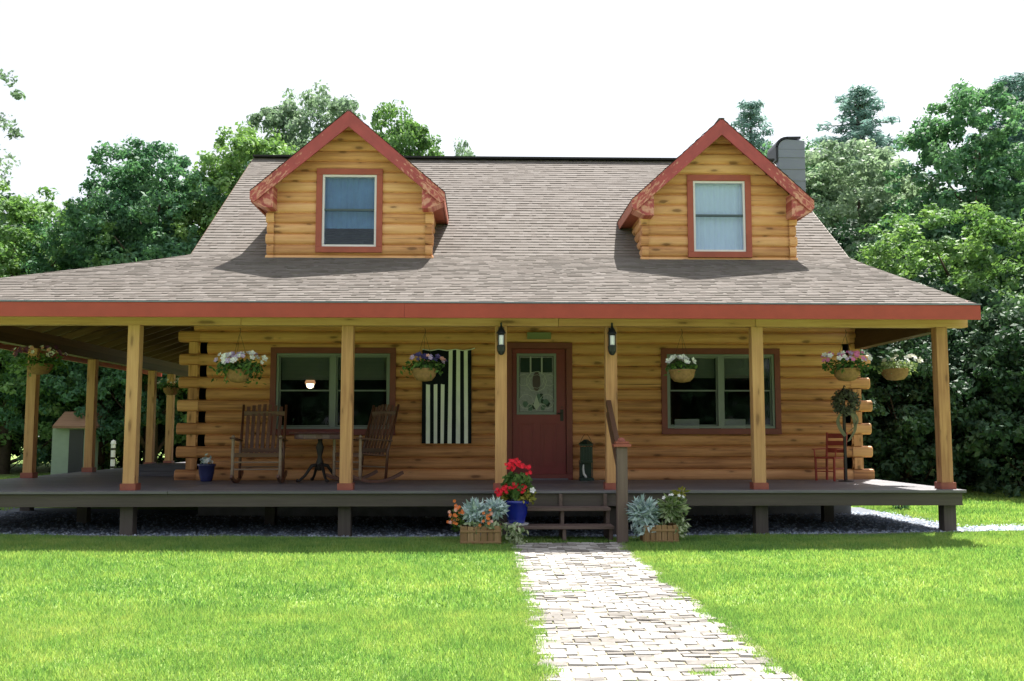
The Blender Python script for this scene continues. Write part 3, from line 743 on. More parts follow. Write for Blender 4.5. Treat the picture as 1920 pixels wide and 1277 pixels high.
for sx in (-1, 1):
    arc(cxm + sx * .16, gz0_ + .16, .11, 0, 6.283, .006, .0068); arc(cxm + sx * .20, cz_ + .02, .09, 0, 6.283, .005, .0072)
    arc(cxm + sx * .09, gz0_ + .06, .06, 0, 3.14, .006, .0076)
plate([(cxm - .05, gz0_ + .10), (cxm, gz0_ + .02), (cxm + .05, gz0_ + .10), (cxm, gz0_ + .26)], .0080, 4)
for a in (gx0 + gw / 3, gx0 + 2 * gw / 3): plate([(a - .012, gz1_ - .26), (a + .006, gz1_ - .26), (a + .006, gz1_), (a - .012, gz1_)], .0066, 4)
M['gl1'] = paint('grey_textured_glass', (.23, .22, .25), .35, .25, .6, 25); M['gl2'] = paint('dark_clear_glass', (.015, .025, .02), .2, .08, .6)
M['gl3'] = paint('plum_glass_oval', (.06, .03, .035), .2, .2, .6); M['gl4'] = paint('green_glass_bits', (.07, .12, .10), .3, .2, .6); M['gl5'] = paint('pale_leading', (.36, .38, .33), .1, .4)
mb.build('door_glass', ['gl1', 'gl2', 'gl3', 'gl4', 'gl5'], door, fix=False)
mb = MB(); mb.box(1.175, 1.225, YW - .03, YW - .0205, 1.50, 1.68); mb.tube([(1.20, YW - .03, 1.62), (1.20, YW - .07, 1.62)], .012); mb.tube([(1.20, YW - .07, 1.62), (1.13, YW - .075, 1.615)], .01); mb.lathe([(.0, 0), (.018, .001), (.018, .01), (0, .012)], (1.2, YW - .04, 1.71))
mb.build('door_handle', 'iron', door)
mb = MB(); mb.box(X0 - .02, X1 + .02, YW - .14, YW - .01, .602, .622); mb.build('door_sill', 'deck', HOUSE)

# dormers
def dormer(xc, half, zb, zpk, tipz, hw, win, blue):
    """wall plane y=15.55; eave tips at xc+-hw; front edge of roof at y=15.2"""
    YD, YF = 15.55, 15.2; sl = (zpk - tipz) / hw; hd = .17     # hd: vertical drop of rake board
    zroof = lambda x: zpk - abs(x - xc) * sl
    x0, x1 = xc - half, xc + half
    def lim(z):
        zz = z + .09
        h = (zpk - zz) / sl; h = min(half, h); return (xc - h, xc + h) if h > 0 else (xc, xc)
    mb = MB(); logwall(mb, lambda u, n, z: (u, YD - n, z), lim, zb - .25, zpk - .1, .17, .042, [win])
    # side walls down to the main roof
    for X, s_ in ((x0, -1), (x1, 1)):
        def lim2(z):
            y = 15.75 + (z - BRK_Z - .05) / S2 if z > BRK_Z + .05 else 15.75 - (BRK_Z + .05 - z) / S1
            return (YD, max(YD, y + .1))
        logwall(mb, lambda u, n, z, X=X, s_=s_: (X + s_ * n, u, z), lim2, zb - .25, zroof(x0) - .05, .17, .042)
        z = zb - .25 + .085; k = 0
        while z < zroof(x0) - .25:
            if z > zb - .05:
                logend(mb, (X - s_ * .06, YD + .01, z), (X + s_ * (.07 if k % 2 else .052), YD + .01, z), .085)
            z += .17; k += 1
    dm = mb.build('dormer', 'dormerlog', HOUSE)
    # roof
    mb = MB()
    yend = lambda z: 15.7 + (z - BRK_Z) / S2 + .05
    Ls = math.hypot(hw + .03, (hw + .03) * sl)
    for s_ in (-1, 1):
        cx_, cz2 = (hw + .03) / Ls, (hw + .03) * sl / Ls
        shingle_plane(mb, lambda u, s, s_=s_: (xc + s_ * (hw + .03 - cx_ * s), u, tipz - .03 * sl + cz2 * s), Ls, lambda s: (YF - .04, yend(tipz + cz2 * s)), (s_ * cz2, 0, cx_), expo=Ls / 14)
    mb.bar((xc, YF - .03, zpk - .012), (xc, yend(zpk), zpk - .012), .09, .03, .35)
    dr = mb.build('dormer_roof', 'shingle', dm, fix=False)
    # soffit lining
    mb = MB()
    for s_ in (-1, 1):
        a = (xc, zpk - .05); b = (xc + s_ * (hw - .01), tipz - .04)
        mb.face([(a[0], YF + .0, a[1]), (b[0], YF + .0, b[1]), (b[0], yend(b[1]), b[1]), (a[0], yend(a[1]), a[1])], None, .5)
        xi = x0 if s_ < 0 else x1
        # boxed eave: horizontal soffit from wall to tip, with fascia along the eave
        zs = tipz - .17
        mb.face([(xi, YF + .03, zs), (b[0], YF + .03, zs), (b[0], yend(zs), zs), (xi, yend(zs), zs)], None, .5)
    mb.build('dormer_soffit', 'rsoffit', dm, fix=False)
    for s_ in (-1, 1):
        mb = MB(); X = xc + s_ * hw; mb.box(min(X, X + s_ * .025), max(X, X + s_ * .025), YF + .032, yend(tipz - .1), tipz - .19, tipz - .025, .5)
        mb.build('dormer_eave_board', 'rsoffit', dm)
    # rake boards, mitred at the peak, and the box end below each tip
    mb = MB(); vw = .205
    for s_ in (-1, 1):
        tx = xc + s_ * (hw + .03); tz = zpk - (hw + .03) * sl
        P = [(xc, zpk - .006), (tx, tz - .006), (tx, tz - .13), (tx - s_ * .07, tz - .17), (xc, zpk - .006 - vw * 1.28)]
        L = math.hypot(hw, hw * sl)
        for (ya, yb_) in ((YF - .03, YF),):
            vs = [(p[0], ya, p[1]) for p in P] + [(p[0], yb_, p[1]) for p in P]; n = 5
            uv = [(0, .2), (L, .2), (L, .05), (L - .1, 0), (0, 0)] * 2
            mb.mesh_part(vs, [tuple(range(n)), tuple(range(n, 2 * n))[::-1]] + [(i, i + n, (i + 1) % n + n, (i + 1) % n) for i in range(n)], uv, .31 + .2 * s_)
        # return box front
        xi = (x0 - .02 if s_ < 0 else x1 + .02); Q = [(tx - s_ * .004, tz - .10), (tx - s_ * .02, tz - .16), (xi + s_ * .02, tz - .25), (xi - s_ * .12, tz - .25), (xi - s_ * .12, zroof(xi - s_ * .12) - .2)]
        vs = [(p[0], YF + .002, p[1]) for p in Q] + [(p[0], YF + .30, p[1]) for p in Q]; n = 5
        uv = [(L - .1, .3), (L - .1, .1), (L - .25, .05), (L - .4, .1), (L - .4, .3)] * 2
        mb.mesh_part(vs, [tuple(range(n)), tuple(range(n, 2 * n))[::-1]] + [(i, i + n, (i + 1) % n + n, (i + 1) % n) for i in range(n)], uv, .7)
    mb.build('rake_board', 'peel', dm)
    # window
    wx0, wx1, wz0, wz1 = win
    mb = MB(); frame_rect(mb, wx0 - .015, wx1 + .015, wz0 - .015, wz1 + .015, YD - .07, YD + .02, .095); mb.build('window_trim', 'dtrim', dm, bevel=.004)
    a, b, c, d = wx0 + .082, wx1 - .082, wz0 + .082, wz1 - .082
    mb = MB(); frame_rect(mb, a, b, c, d, YD - .05, YD + .05, .032); mb.build('window_frame', 'dsash', dm)
    zm = c + (d - c) * .515
    mb = MB(); mb.box(a + .03, b - .03, YD - .03, YD + .02, zm - .016, zm + .016); mb.build('sash_bar', 'sashdark', dm)
    mb = MB(); mb.box(a + .03, b - .03, YD - .005, YD + .0, c + .03, d - .03); mb.build('pane', 'dglass', dm)
    mb = MB(); N = 26; low = c + (d - c) * .27 if blue else c
    for i in range(N):
        p = a + (b - a) * i / N; q = a + (b - a) * (i + 1) / N; y0_ = YD + .07 + .008 * math.sin(i * 1.9); y1_ = YD + .07 + .008 * math.sin((i + 1) * 1.9)
        mb.face([(p, y0_, low), (q, y1_, low), (q, y1_, d), (p, y0_, d)], None, .5)
    mb.build('curtain', 'bluecurt' if blue else 'palecurt', dm, smooth=True, fix=False)
    return dm
dormer(-2.155, 1.262, 4.05, 6.40, 5.11, 1.49, (-2.68, -1.655, 4.19, 5.52), True)
dormer(3.77, 1.20, 4.05, 6.32, 5.02, 1.42, (3.28, 4.285, 4.14, 5.46), False)

# chimney on the right gable
mb = MB(); cx0, cx1, cy0, cy1 = 6.18, 6.75, 20.1, 20.8; 
mb.box(cx0, cx1, cy0, cy1, -.05, 7.28, .5)
for z in (7.1, 6.85, 6.6, 6.3, 6.0, 5.7): mb.box(cx0 - .012, cx1 + .012, cy0 - .012, cy1 + .012, z, z + .02, .2)
prof = [(cx0 - .002, 7.282), (cx1 + .002, 7.282), (cx1 + .002, 7.47)] + [(cx0 + .2 - .2 * math.sin(q * math.pi / 12), 7.30 + .2 * math.cos(q * math.pi / 12)) for q in range(0, 6)]
mb.prism(prof, 'y', cy0 + .002, cy1 - .002, .6)
ch = mb.build('chimney', 'chim', HOUSE, bevel=.006)
mb = MB(); pts = [(cx0 - .03, cy0 + .2, 7.05), (cx0 - .035, cy0 + .2, 7.33)] + [(cx0 + .2 - .235 * math.cos(q * math.pi / 10), cy0 + .2, 7.33 + .2 * math.sin(q * math.pi / 10)) for q in range(1, 6)] + [(cx1 - .1, cy0 + .2, 7.535)]
for p, q in zip(pts, pts[1:]): mb.bar(p, q, .5, .035, .5, up=(0, 1, 0)) if False else mb.obox(((p[0] + q[0]) / 2, cy0 + .3, (p[2] + q[2]) / 2), (((q[0] - p[0]) / 2 * 1.1, 0, (q[2] - p[2]) / 2 * 1.1), (0, .32, 0), Vector((-(q[2] - p[2]), 0, q[0] - p[0])).normalized() * .022), .5)
mb.build('chimney_cap', 'black', ch)

# ------------------------------------------------------------------ foliage tools
def leaf_cloud(centers, rad, per, size, asp=.5, outward=None, flat=0, droop=0, crad=.6, tone_c=None):
    """numpy rhombus leaves gathered round clump centres -> P,F,T"""
    C_ = np.repeat(centers, per, 0); n = len(C_)
    d = RS.normal(size=(n, 3)); d /= np.linalg.norm(d, axis=1)[:, None]
    rr_ = np.repeat(rad, per) * RS.rand(n) ** .45
    P0 = C_ + d * rr_[:, None] * np.array([1, 1, .7])
    nrm = d * .6 + RS.normal(size=(n, 3)) * .6 + np.array([0, 0, .5]); nrm /= np.linalg.norm(nrm, axis=1)[:, None]
    a = np.cross(nrm, RS.normal(size=(n, 3))); a /= np.linalg.norm(a, axis=1)[:, None] + 1e-9
    a[:, 2] -= droop; b = np.cross(nrm, a)
    s = size * RS.uniform(.6, 1.35, n)[:, None]
    V = np.stack([P0 - a * s, P0 + b * s * asp + nrm * s * .15, P0 + a * s, P0 - b * s * asp + nrm * s * .15], 1).reshape(-1, 3)
    F = np.arange(n * 4).reshape(-1, 4)
    tc = np.repeat(RS.rand(len(centers)) if tone_c is None else tone_c, per)
    return V, F, np.clip(tc * .65 + RS.rand(n) * .35, 0, 1)

def tree_proto(name, kind, H, Wd, leafmat, seed, per=42, ncl=520, lsize=.10, base=.12):
    """root empty at the foot; trunk + crown parts. Returns unlinked-style prototype placed off scene is avoided: first use moves it."""
    global RS
    RS = np.random.RandomState(seed); random.seed(seed)
    root = bpy.data.objects.new(name, None); col.objects.link(root); WL[root] = Vector((0, 0, 0))
    mb = MB(); r0 = .022 * H
    if kind == 'pine':
        mb.tube([(0, 0, -.2), (.05, 0, H * .5), (0, 0.05, H * .98)], [r0 * .8, r0 * .5, .02], 8)
        cs = []; rad = []; z = H * base
        while z < H:
            f = (H - z) / (H * (1 - base)); L = Wd / 2 * (f ** .75) * RS.uniform(.75, 1.1) + .12; nb = 5 if f > .15 else 4; a0 = RS.uniform(0, 6.28)
            for k in range(nb):
                a = a0 + k * 6.28 / nb + RS.uniform(-.3, .3); Lk = L * RS.uniform(.7, 1.15); up = RS.uniform(.0, .28)
                tip = (math.cos(a) * Lk, math.sin(a) * Lk, z + up * Lk)
                mb.tube([(0, 0, z), tuple(x * .6 for x in tip[:2]) + (z + up * Lk * .5,), tip], [.03, .02, .008], 4)
                m = max(2, int(Lk / .28))
                for q in range(1, m + 1):
                    g = q / m; cs.append((tip[0] * g + RS.normal() * .07, tip[1] * g + RS.normal() * .07, z + up * Lk * g + .03)); rad.append(.17 + .16 * (1 - g) + .05)
            z += RS.uniform(.28, .45)
        P, F, T = leaf_cloud(np.array(cs), np.array(rad), int(per * .5), lsize * .85, .2)
    else:
        lim = [(0, 0, -.2), (.08, .05, H * .28), (-.05, .1, H * .55), (.05, 0, H * .85)]
        mb.tube(lim, [r0, r0 * .75, r0 * .5, .03], 9)
        # crown lobes, then clumps on lobe shells
        nl = 13; lobes = []
        for i in range(nl):
            z = H * (base + .08 + (1 - base - .2) * (i + .5) / nl); f = (z / H - base) / (1 - base)
            env = math.sin(math.pi * min(1, max(.08, f * .85 + .12))) ** .6
            a = i * 2.4 + RS.uniform(-.4, .4); off = Wd / 2 * env * RS.uniform(.35, .62)
            lr = Wd * RS.uniform(.17, .26) * (.75 + .4 * env); lobes.append((math.cos(a) * off, math.sin(a) * off, min(z, H - lr * .8), lr))
            mb.tube([(0, .05, max(.3, z - lr * 1.2)), (math.cos(a) * off * .5, math.sin(a) * off * .5, z - lr * .5), (math.cos(a) * off, math.sin(a) * off, z)], [r0 * .35, r0 * .2, .015], 5)
        lobes.append((0, 0, H * .62, Wd * .27)); lobes.append((0, 0, H - Wd * .17, Wd * .17)); lobes.append((0, 0, H * (base + .22), Wd * .3))
        cs = []; rad = []; tn = []
        wts = np.array([l[3] ** 2 for l in lobes]); wts /= wts.sum()
        for _ in range(ncl):
            l = lobes[RS.choice(len(lobes), p=wts)]; d = RS.normal(size=3); d /= np.linalg.norm(d)
            if d[2] < -.35 and RS.rand() < .5: d[2] = abs(d[2])
            rr_ = l[3] * RS.uniform(.72, 1.12); p = np.array(l[:3]) + d * rr_ * np.array([1, 1, .85])
            if p[2] < .1: continue
            cs.append(p); rad.append(RS.uniform(.16, .42) * (Wd / 7) ** .5); tn.append(RS.rand())
        P, F, T = leaf_cloud(np.array(cs), np.array(rad), per, lsize, .55, tone_c=np.array(tn))
    mb.build('trunk', 'bark', root, smooth=True, origin=(0, 0, 0))
    rawmesh('crown', P, F, T, leafmat, root, origin=(0, 0, 0))
    root['category'] = 'tree'
    return root
_first = set()
def put(proto, x, y, rz=0, s=1, sz=None, label='', group=None, mat=None, cat=None):
    z = gz(x, y) - .03
    if proto.name in _first: o = copy_tree(proto)
    else: _first.add(proto.name); o = proto
    o.location = (x, y, z); o.rotation_euler = (0, 0, rz); o.scale = (s, s, sz or s); setp(o, label, cat, group)
    if mat:
        for ch in o.children:
            if ch.name.startswith('crown'):
                me = ch.data.copy(); me.materials[0] = M[mat]; ch.data = me
    return o
# ------------------------------------------------------------------ trees
broad = tree_proto('broadleaf_tree', 'leaf', 9.0, 8.0, 'leafmid', 3, per=64, ncl=950, lsize=.075, base=.06)
tall = tree_proto('tall_broadleaf_tree', 'leaf', 11.0, 7.0, 'leafmid', 5, per=64, ncl=950, lsize=.08, base=.08)
pine = tree_proto('pine_tree', 'pine', 15.0, 6.5, 'needle', 8, per=70, lsize=.15, base=.08)
edge = tree_proto('high_branched_tree', 'leaf', 10.6, 6.6, 'leafhaze', 17, per=40, ncl=420, lsize=.07, base=.50)
bush = tree_proto('bush', 'leaf', 3.6, 4.6, 'leafshade', 13, per=70, ncl=460, lsize=.06, base=.0)
GL, GR, GB, GF = 'trees left of the house', 'trees right of the house', 'trees behind the roof', 'bushes along the edge of the lawn'
TT = 'tree'; GA = 'unseen trees added for the window reflections'  # GA: row out of view, added to darken what the windows reflect
for (pr0, x, y, rz, s, sz, mat, lab, g) in [
    (broad, -14.4, 30, 0.3, 1.05, .96, 'leafyel', 'wide yellow green tree at the far left edge', GL),
    (broad, -11.9, 31, 2.1, .80, .96, 'leafmid', 'leafy tree just right of the yellow green one on the left', GL),
    (tall, -10.2, 30.5, 1.2, .95, .93, 'leafmid', 'dense green tree whose rounded top rises left of the roof', GL),
    (tall, -7.9, 31.5, 3.9, 1.0, 1.02, 'leafyel', 'brightest green tree touching the left end of the roof ridge', GL),
    (tall, -12.6, 36, 5.0, 1.0, 1.02, 'leafshade', 'dark tree in the second row behind the small shed', GL),
    (tall, -17.5, 36, .7, 1.1, .9, 'leafshade', 'dark tree in the second row at the far left', GL),
    (edge, -14.1, 22, 1.4, 1.0, 1.0, 'leafhaze', 'pale tree whose high branches reach in at the left frame edge', GL),
    (pine, -9.0, 36, 1.4, .8, .82, 'needle', 'thin conifer tip poking above the left trees', GL),
    (tall, -7.6, 40, 2.6, 1.15, 1.40, 'leafhaze', 'tall pale feathery tree behind the left dormer', GB),
    (tall, -3.4, 34, 4.4, .85, 1.18, 'leafyel', 'light green tree right behind the left dormer peak', GB),
    (broad, -1.7, 45, 1.9, .7, 1.62, 'leafhaze', 'small pale tree top just above the ridge right of the left dormer', GB),
    (pine, 12.6, 45, 2.4, 1.3, 1.13, 'needle', 'thin blue green pine between right dormer and chimney', GR),
    (pine, 16.6, 42, .9, 1.9, 1.10, 'needle', 'blue green pine standing above the pale tree right of the chimney', GR),
    (pine, 21.3, 38, 3.3, 1.7, 1.04, 'needle', 'tall blue pine at the far right edge', GR),
    (tall, 12.9, 33, .5, 1.15, 1.02, 'leafhaze', 'haze-paled green tree right of the chimney', GR),
    (tall, 11.0, 36, 2.9, 1.05, 1.10, 'leafmid', 'green tree directly behind the chimney', GR),
    (tall, 15.2, 38, 5.9, 1.2, 1.16, 'leafhaze', 'pale tree filling the gap between the chimney trees and the highest crown', GR),
    (tall, -15.5, 41, 2.2, 1.2, 1.02, 'leafhaze', 'pale tree in the back row above the yellow green one on the left', GL),
    (tall, 15.0, 29, 1.1, 1.05, 1.06, 'leafmid', 'large dense green tree with the highest rounded crown on the right', GR),
    (tall, 19.5, 30, 4.1, 1.1, 1.0, 'leafmid', 'green tree half cut by the right frame edge', GR),
    (broad, 12.2, 24.6, 0, .95, .76, 'leafyel', 'spreading yellow green tree over the right end of the porch roof', GR),
    (broad, 16.4, 24.5, 2.2, .85, .82, 'leafshade', 'dark tree low at the right frame edge', GR),
    (broad, 9.3, 28, 5.1, .8, .86, 'leafshade', 'dark tree close behind the right gable', GR),
    (tall, -22, 42, 1.8, 1.2, 1.0, 'leafshade', 'dark backdrop tree beyond the far left edge', GL),
    (tall, 26, 42, 1.8, 1.2, 1.0, 'leafshade', 'dark backdrop tree beyond the far right edge', GR),
    (tall, -14, -24, 1.8, 1.2, 1.0, 'leafmid', 'first of the five unseen trees added behind the viewer for window reflections', GA),
    (tall, -7, -27, .8, 1.2, .9, 'leafmid', 'second of the five unseen trees added behind the viewer for window reflections', GA),
    (tall, 0, -26, 2.8, 1.3, .9, 'leafmid', 'middle of the five unseen trees added behind the viewer for window reflections', GA),
    (tall, 7, -25, 3.8, 1.2, 1.0, 'leafmid', 'fourth of the five unseen trees added behind the viewer for window reflections', GA),
    (tall, 14, -27, 4.8, 1.2, .9, 'leafmid', 'last of the five unseen trees added behind the viewer for window reflections', GA)]:
    put(pr0, x, y, rz, s, sz, lab, g, mat, TT)
for i, (x, y, rz, s, sz, mat, lab) in enumerate([
    (8.9, 20.6, 0, 1.0, 1.05, 'leafshade', 'dark bush at the lawn edge directly right of the house'),
    (11.2, 19.9, 1.3, 1.1, 1.1, 'leafshade', 'dark bush at the lawn edge seen right of the corner post'),
    (13.6, 19.6, 2.5, 1.1, 1.0, 'leafshade', 'dark bush at the lawn edge by the right frame edge'),
    (7.6, 24.0, 3.6, 1.1, 1.2, 'leafshade', 'dark bush hard behind the right gable wall'),
    (10.0, 23.0, 4.2, 1.2, 1.35, 'leafshade', 'tall dark bush in the second row right of the house'),
    (13.2, 22.6, 5.2, 1.2, 1.35, 'leafshade', 'tall dark bush in the second row at the right'),
    (-8.2, 33.0, .5, 1.2, 1.1, 'leafshade', 'dark bush seen under the left porch beside the house wall'),
    (-10.4, 33.5, 1.5, 1.1, 1.2, 'leafshade', 'dark bush behind the white garden posts'),
    (-12.9, 32.5, 2.5, 1.0, 1.0, 'leafyel', 'light green bush behind the small shed'),
    (-15.6, 31.5, 3.5, 1.2, 1.15, 'leafshade', 'dark bush left of the small shed'),
    (-18.5, 32.5, 4.5, 1.2, 1.2, 'leafshade', 'dark bush at the far left edge of the lawn'),
    (-6.0, 34.0, 5.5, 1.2, 1.1, 'leafshade', 'dark bush hidden mostly behind the rear porch posts')]):
    put(bush, x, y, rz, s, sz, lab, GF, mat, 'bush')
for i, (x, w_) in enumerate(((-10.5, 'first'), (-3.5, 'second'), (3.5, 'third'), (10.5, 'last'))):
    put(bush, x, -22, i * 1.3, 1.7, 1.9, w_ + ' of the four tall unseen bushes added behind the viewer for window reflections', 'unseen bushes added for the window reflections', 'leafshade', 'bush')  # out of view, added to block sky reflected in the lower windows
for p_ in (broad, tall, pine, edge): p_['category'] = 'tree'
for o in bpy.data.objects:
    if o.type == 'EMPTY' and o.name.split('.')[0] == 'bush': o['category'] = 'bush'

# ------------------------------------------------------------------ porch things
random.seed(21); RS = np.random.RandomState(21)
def flower_mesh(r, mat, cup=.35):
    mb = MB(); n = 5; vs = [(0, 0, 0)]; fs = []
    for k in range(n):
        a = 2 * math.pi * k / n; w_ = .55
        i = len(vs); vs += [(r * .75 * math.cos(a - w_), r * .75 * math.sin(a - w_), r * cup * .8), (r * math.cos(a), r * math.sin(a), r * cup), (r * .75 * math.cos(a + w_), r * .75 * math.sin(a + w_), r * cup * .8)]
        fs.append((0, i, i + 1, i + 2))
    return vs, fs
FM = {}
def flower(parent, loc, nrm, r, mat, name='flower'):
    k = (round(r, 3), mat)
    if k not in FM:
        vs, fs = flower_mesh(r, mat); me = bpy.data.meshes.new('flower'); me.from_pydata(vs, [], fs); me.materials.append(M[mat])
        a = me.attributes.new('tone', 'FLOAT', 'FACE'); a.data.foreach_set('value', [random.random() for _ in fs]); FM[k] = me
    o = bpy.data.objects.new(name, FM[k]); col.objects.link(o); attach(o, parent, loc)
    o.rotation_euler = Vector(nrm).to_track_quat('Z', 'Y').to_euler(); return o
def bouquet(parent, c, rx, rz, nf, mats, fr=.034, zsc=1.0, spread=None, root=None):
    for i in range(nf):
        th = random.uniform(0, 2 * math.pi); ph = random.uniform(.0, 1.15)
        d = Vector((math.cos(th) * math.sin(ph + .35), math.sin(th) * math.sin(ph + .35), math.cos(ph + .1)))
        if d.y > .2 and random.random() < .7: d.y = -d.y
        p = Vector(c) + Vector((d.x * rx, d.y * rx * .8, d.z * rz)) * random.uniform(.9, 1.12)
        nn = (d + Vector((0, -.7, .1)) + Vector((random.uniform(-.4, .4), random.uniform(-.3, .3), random.uniform(-.3, .3)))).normalized()
        flower(parent, p, nn, random.choice([fr, fr * 1.25, fr * .8]), random.choice(mats))
def leaves(parent, c, rx, ry, rz, n, size, mat, asp=.5, name='foliage', hang=0, zmin=None, radial=False):
    c = np.array(c, float); d = RS.normal(size=(n, 3)); d /= np.linalg.norm(d, axis=1)[:, None]
    rr_ = RS.rand(n) ** .5; P0 = c + d * rr_[:, None] * np.array([rx, ry, rz])
    if hang:
        k = RS.rand(n) < .22; P0[k, 2] -= RS.rand(k.sum()) ** 1.5 * hang; P0[k, 0] += np.sign(d[k, 0]) * rx * .2
    if zmin is not None: P0[:, 2] = np.maximum(P0[:, 2], zmin + RS.rand(n) * .03)
    nrm = d * .5 + RS.normal(size=(n, 3)) * .6 + np.array([0, -.3, .4]); nrm /= np.linalg.norm(nrm, axis=1)[:, None]
    a = np.cross(nrm, RS.normal(size=(n, 3)))
    if radial: a = d + RS.normal(size=(n, 3)) * .35
    a /= np.linalg.norm(a, axis=1)[:, None] + 1e-9; b = np.cross(nrm, a); b /= np.linalg.norm(b, axis=1)[:, None] + 1e-9
    s = size * RS.uniform(.6, 1.3, n)[:, None]
    V = np.stack([P0 - a * s, P0 + b * s * asp, P0 + a * s, P0 - b * s * asp], 1).reshape(-1, 3)
    return rawmesh(name, V, np.arange(n * 4).reshape(-1, 4), RS.rand(n), mat, parent, origin=tuple(c))
def hanging_basket(loc, hook_z, label, mats, nf, fol_r, bowl=.17, leafm_='basketleaf', leafn=420, side=0, hang=.1, fr=.034):
    x, y, z = loc; root = empty('hanging_basket', loc, label, 'flower basket', 'flower baskets hanging along the porch')
    mb = MB(); mb.lathe([(.03, -.15), (bowl * .62, -.135), (bowl * .9, -.08), (bowl, 0), (bowl * 1.03, .004), (bowl * 1.03, .016), (bowl * .9, .01), (.02, .0)], loc, 18); mb.build('basket', 'wicker', root, smooth=True)
    mb = MB()
    for k in range(3):
        a = k * 2.094 + .5; mb.tube([(x + bowl * math.cos(a), y + bowl * math.sin(a), z), (x + .01 * math.cos(a), y + .01 * math.sin(a), hook_z - .10)], .0022, 5)
    mb.tube([(x, y, hook_z - .10), (x + .012, y, hook_z - .05), (x, y, hook_z - .005)], .004, 6); mb.build('hanger', 'iron', root)
    leaves(root, (x + side * .3, y, z + .05), fol_r, fol_r * .75, fol_r * .36, leafn, .034, leafm_, hang=hang)
    bouquet(root, (x + side, y, z + .06), fol_r * .98, fol_r * .50, nf, mats, fr)
    return root
hanging_basket((-3.17, 12.75, 2.11), 2.68, 'round hanging basket with white and pale lilac petunias left of the left window', ['pw', 'pw', 'pw', 'pl'], 34, .32, .16, leafn=560, hang=.16, fr=.042)
hanging_basket((-.78, 12.75, 2.13), 2.68, 'hanging basket of dark indigo and pink flowers in front of the striped flag', ['pi', 'pi', 'pi', 'ps', 'pl'], 30, .26, .16, leafn=300)
hanging_basket((2.58, 12.75, 2.12), 2.68, 'half round hanging basket with large pure white flowers in front of the right window', ['pw'], 16, .21, .17, leafn=200, side=-.04, fr=.045)
hanging_basket((4.75, 12.75, 2.14), 2.68, 'hanging basket with magenta pink flowers near the right log corner', ['pp', 'pp', 'pl', 'pw'], 38, .32, .17)
hanging_basket((5.92, 14.0, 2.22), 2.63, 'hanging basket with cream flowers under the side beam beside the right corner post', ['pc', 'pc', 'pw'], 16, .28, .19, leafm_='ivy', side=.10, fr=.042)
hanging_basket((-6.85, 15.3, 2.36), 2.68, 'wide hanging basket with plum and white flowers at the far left side of the porch', ['pdp', 'ps', 'pw', 'pdp'], 44, .42, .19, leafn=520)
hanging_basket((-6.95, 22.0, 2.30), 2.68, 'small distant hanging basket with white flowers at the rear of the left side porch', ['pw'], 14, .30, .17, leafn=200)

# lanterns on the posts
def lantern(x, label):
    root = empty('porch_lantern', (x, 12.44, 2.30), label, 'lantern', 'lanterns on the posts at the steps'); y = 12.44
    mb = MB(); mb.lathe([(.012, 0), (.03, .01), (.05, .05), (.055, .11), (.05, .125), (.02, .13)], (x, y, 2.30), 10); mb.build('lantern_base', 'black', root)
    mb = MB(); mb.lathe([(.030, 0), (.036, .02), (.038, .10), (.03, .125)], (x, y, 2.43), 12); mb.build('glass_shade', 'bulb', root, smooth=True)
    mb = MB()
    for k in range(4):
        a = k * 1.571 + .785; mb.tube([(x + .05 * math.cos(a), y + .05 * math.sin(a), 2.40), (x + .052 * math.cos(a), y + .052 * math.sin(a), 2.58)], .007, 5)
    mb.lathe([(.062, 0), (.058, .015), (.035, .06), (.02, .075), (.012, .11), (.016, .13), (.0, .15)], (x, y, 2.575), 10); mb.build('lantern_cage', 'black', root)
    mb = MB(); mb.box(x - .035, x + .035, 12.5, 12.523, 2.36, 2.66); mb.tube([(x, 12.5, 2.52), (x, 12.47, 2.62), (x, 12.46, 2.68), (x, y, 2.70)], .008, 6); mb.build('wall_bracket', 'black', root)
lantern(.21, 'black carriage lantern with a white glass on the post left of the red door')
lantern(1.625, 'black carriage lantern with a white glass on the post right of the red door')
# plaque above the door
mb = MB(); mb.box(.665, 1.03, YW - .075, YW - .05, 2.775, 2.875); frame_rect(mb, .66, 1.035, 2.77, 2.88, YW - .085, YW - .0755, .012); o = mb.build('door_plaque', 'plaque', bevel=.003); setp(o, 'small blank olive plaque above the red front door', 'plaque')

# flag
def flag():
    x0, x1, z1, z0 = -.965, -.205, 2.60, 1.155; root = empty('flag', ((x0 + x1) / 2, YW - .09, z0), 'black flag with pale vertical stripes hung on the log wall between window and door', 'flag')
    nx, nz = 52, 30; W_ = x1 - x0; mb = MB(); vs = []
    for j in range(nz + 1):
        for i in range(nx + 1):
            u = i / nx; v = j / nz
            sag = .018 * v * abs(math.sin(u * 3 * math.pi)) ** 2
            vs.append((x0 + W_ * u + .012 * (1 - v) * math.sin(u * 9), YW - .09 - .022 * math.sin(u * 17 + 1.8 * v) * (1 - .45 * v), z0 + (z1 - z0) * v - sag))
    fs = []; mi = []
    for j in range(nz):
        for i in range(nx):
            fs.append((j * (nx + 1) + i, j * (nx + 1) + i + 1, (j + 1) * (nx + 1) + i + 1, (j + 1) * (nx + 1) + i)); s_ = int(i / 4)
            st = s_ % 2 == 1
            if s_ < 7 and j / nz > .61: st = False
            mi.append(1 if st else 0)
    b = len(mb.v); mb.mesh_part(vs, fs); mb.mi = mi
    mb.build('cloth', ['blackfab', 'whitefab'], root, smooth=True, fix=False)
    mb = MB(); pts = [(x0 + W_ * i / 12, YW - .09, z1 + .008 - .018 * abs(math.sin(i / 12 * 3 * math.pi)) ** 2) for i in range(13)]; pts.append((x1 + .05, YW - .07, z1 + .03)); mb.tube(pts, .008, 6); mb.build('top_cord', 'whitefab', root)
flag()

